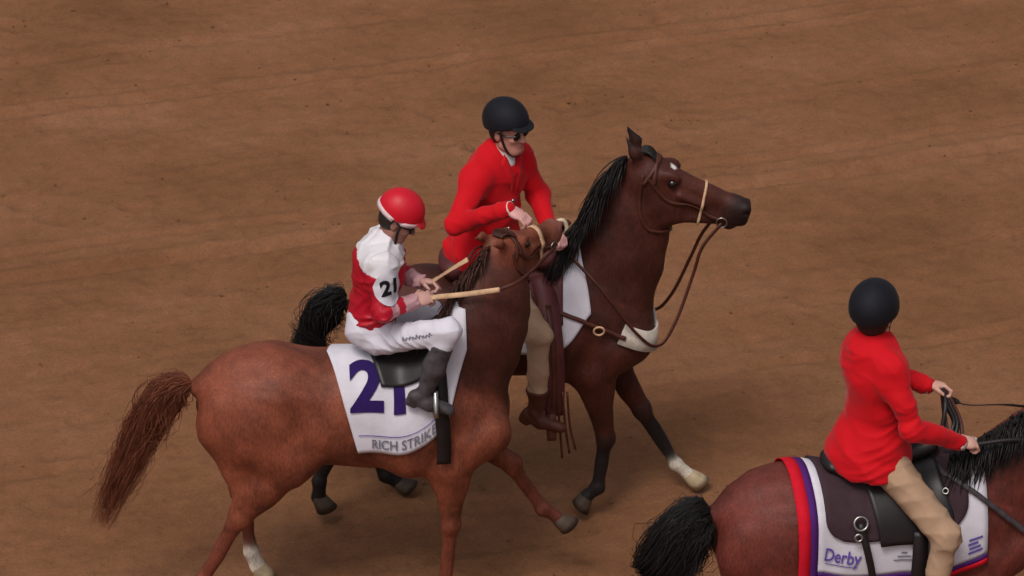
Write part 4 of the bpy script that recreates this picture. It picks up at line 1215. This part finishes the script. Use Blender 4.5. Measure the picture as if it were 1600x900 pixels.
# dark horse: reins from both hands
bdr = hd_dk(.475, -.10, -.075); bdl = hd_dk(.475, -.10, .075)
rein(DK, [(.46, -.165, 1.735), (.70, -.17, 1.74), (1.1, -.14, 1.66), bdr], f_dk, 'black_leather', 'rein', br_dk, .02)
rein(DK, [(.38, .165, 1.885), (.48, .14, 1.79), (.75, .15, 1.75), (1.1, .13, 1.66), bdl], f_dk, 'black_leather', 'rein', br_dk, .028)
# a coiled leather lead shank on the pommel of the english saddle
ls_ = DK.empty('lead_shank', (.36, -.05, 1.65), 'dark leather lead shank hanging from the far hand over the pommel', 'lead rope')
for i, o in enumerate((0, .018, -.016)):
    P = spline([(.375, .15 - o, 1.90), (.40 + o, .10, 1.82), (.43 + o, .05, 1.74), (.40 + o * 2, -.01, 1.68), (.35 + o, -.02, 1.72), (.36, .05 + o, 1.84), (.372, .14, 1.90)], 40)
    v, q = ribbon(P, (0.3, 1, .3), .022, .006); mesh_obj('strap', v, q, 'black_leather' if i != 1 else 'brown_leather', ls_)
strap_on(f_dk, [(.27, -.12, 1.66), (.36, -.20, 1.58), (.48, -.25, 1.49), (.62, -.25, 1.36), (.76, -.19, 1.20), (.84, -.06, 1.10)], .026, .006, .030, 'boot_grey', 'strap', ls_)
ring(np.array((.35, -.06, 1.70)), (.2, 1, .2), .03, .006, 'ring', 'steel', ls_)

# thigh lettering, shirt collars and cuffs
strokes = []
for i in range(9):
    x = -.075 + i * .0185
    h0 = .018 if i % 4 == 0 else .010
    strokes.append([(x, -.008, 0), (x + .004, h0, 0), (x + .011, -.004 + .006 * (i % 3), 0), (x + .018, .002, 0)])
for stp in strokes:
    P = spline(stp, 8); v, q = ribbon(P, (0, 0, 1), .0055, .0)
    v = v.reshape(-1, 4, 3)[:, :2].reshape(-1, 3)
    q = [(2 * i, 2 * i + 1, 2 * i + 3, 2 * i + 2) for i in range(7)]
    thc = np.array((.34, -.25, 1.755)); thn = nrm((-.25, -1, .35)); thu = nrm((-.25, 0, 1)); thr = nrm(np.cross(thu, thn))
    P = np.array([thc + thr * p[0] + thu * p[1] for p in v]) + thn * .16
    mesh_obj('thigh_print', jock['bfield'].drop(P, -thn, .004, .3), q, 'grey_print', jock['br'])
for who, J in ((out1, ((.025, -.51, 2.12), (-.245, -.36, 1.955), (.275, -.12, 1.80), (.215, .10, 1.89))), (out2, ((.37, -.19, 1.77), (.105, -.285, 1.93), (.29, .17, 1.90), (.15, .27, 1.93)))):
    for w, e in ((J[0], J[1]), (J[2], J[3])):
        w, e = np.array(w), np.array(e); d = nrm(w - e); a = nrm(np.cross(d, (.2, .3, 1))); b = np.cross(d, a)
        P = np.array([w + d * .012 + (a * math.cos(t) + b * math.sin(t)) * .034 for t in np.linspace(0, 2 * math.pi, 21)[:-1]])
        v, q = ribbon(P, [(a * math.cos(t) + b * math.sin(t)) for t in np.linspace(0, 2 * math.pi, 21)[:-1]], .034, .005, True)
        mesh_obj('shirt_cuff', v, q, 'shirt', who['root'])
g = Field(out1['hp'](0, 0, -.15) - .16, out1['hp'](0, 0, -.15) + .16, .006)
g.cone(out1['T'](.95, .06), out1['T'](1.10, .03), .045, .052, k=.02)
v, q = g.mesh(); mesh_obj('shirt_collar', v, q, 'shirt', out1['root'])
# lapels and buttons on the reaching rider's coat
T1, fw1, rt1, up1 = out1['T'], out1['fw'], out1['rt'], out1['up']
for s in (-1, 1):
    quad = [(s * .035, .13), (s * .075, .085), (s * .055, .01), (s * .008, -.10)]
    V_, F_ = [], []
    for i in range(9):
        t = i / 8
        a = np.array(quad[0]) * (1 - t) + np.array(quad[3]) * t
        b_ = (np.array(quad[1]) * (1 - t * 2) + np.array(quad[2]) * t * 2) if t < .5 else (np.array(quad[2]) * (2 - t * 2) + np.array(quad[3]) * (t * 2 - 1))
        for j in range(4): V_.append(tuple(a + (b_ - a) * j / 3) + (0,))
    for i in range(8):
        for j in range(3): F_.append((i * 4 + j, i * 4 + j + 1, (i + 1) * 4 + j + 1, (i + 1) * 4 + j))
    o = print_patch(out1['jacket'], np.array(V_), F_, T1(.84, .12), fw1, up1, .007, 'lapel', 'red_cloth', out1['jk'])
    solid(o, .006, 0)
for t in (.60, .45, .30):
    c = out1['jacket'].drop((T1(t, .26, .012))[None], -fw1, .004, .3)[0]
    v, q = sphere_mesh(c, .011, 6, 10); mesh_obj('button', v, q, 'steel', out1['jk'])
# racing irons under the jockey's boots
for sd, (c, top) in ((-1, ((.43, -.30, 1.335), (.36, -.22, 1.50))), (1, ((.40, .365, 1.14), (.36, .24, 1.46)))):
    c = np.array(c)
    P = spline([c + (0, 0, .125), c + (0, -.05, .06), c + (0, -.055, 0), c + (0, .055, 0), c + (0, .05, .06), c + (0, 0, .125)], 40)
    v, q = ribbon(P, nrm([1, 0, .01]), .008, .026); mesh_obj('stirrup_iron', v, q, 'steel', rs_)
    P = spline([np.array(top), c + (0, 0, .125)], 10); v, q = ribbon(P, (0.1, 1, .2), .02, .005); mesh_obj('stirrup_leather', v, q, 'black_leather', rs_)
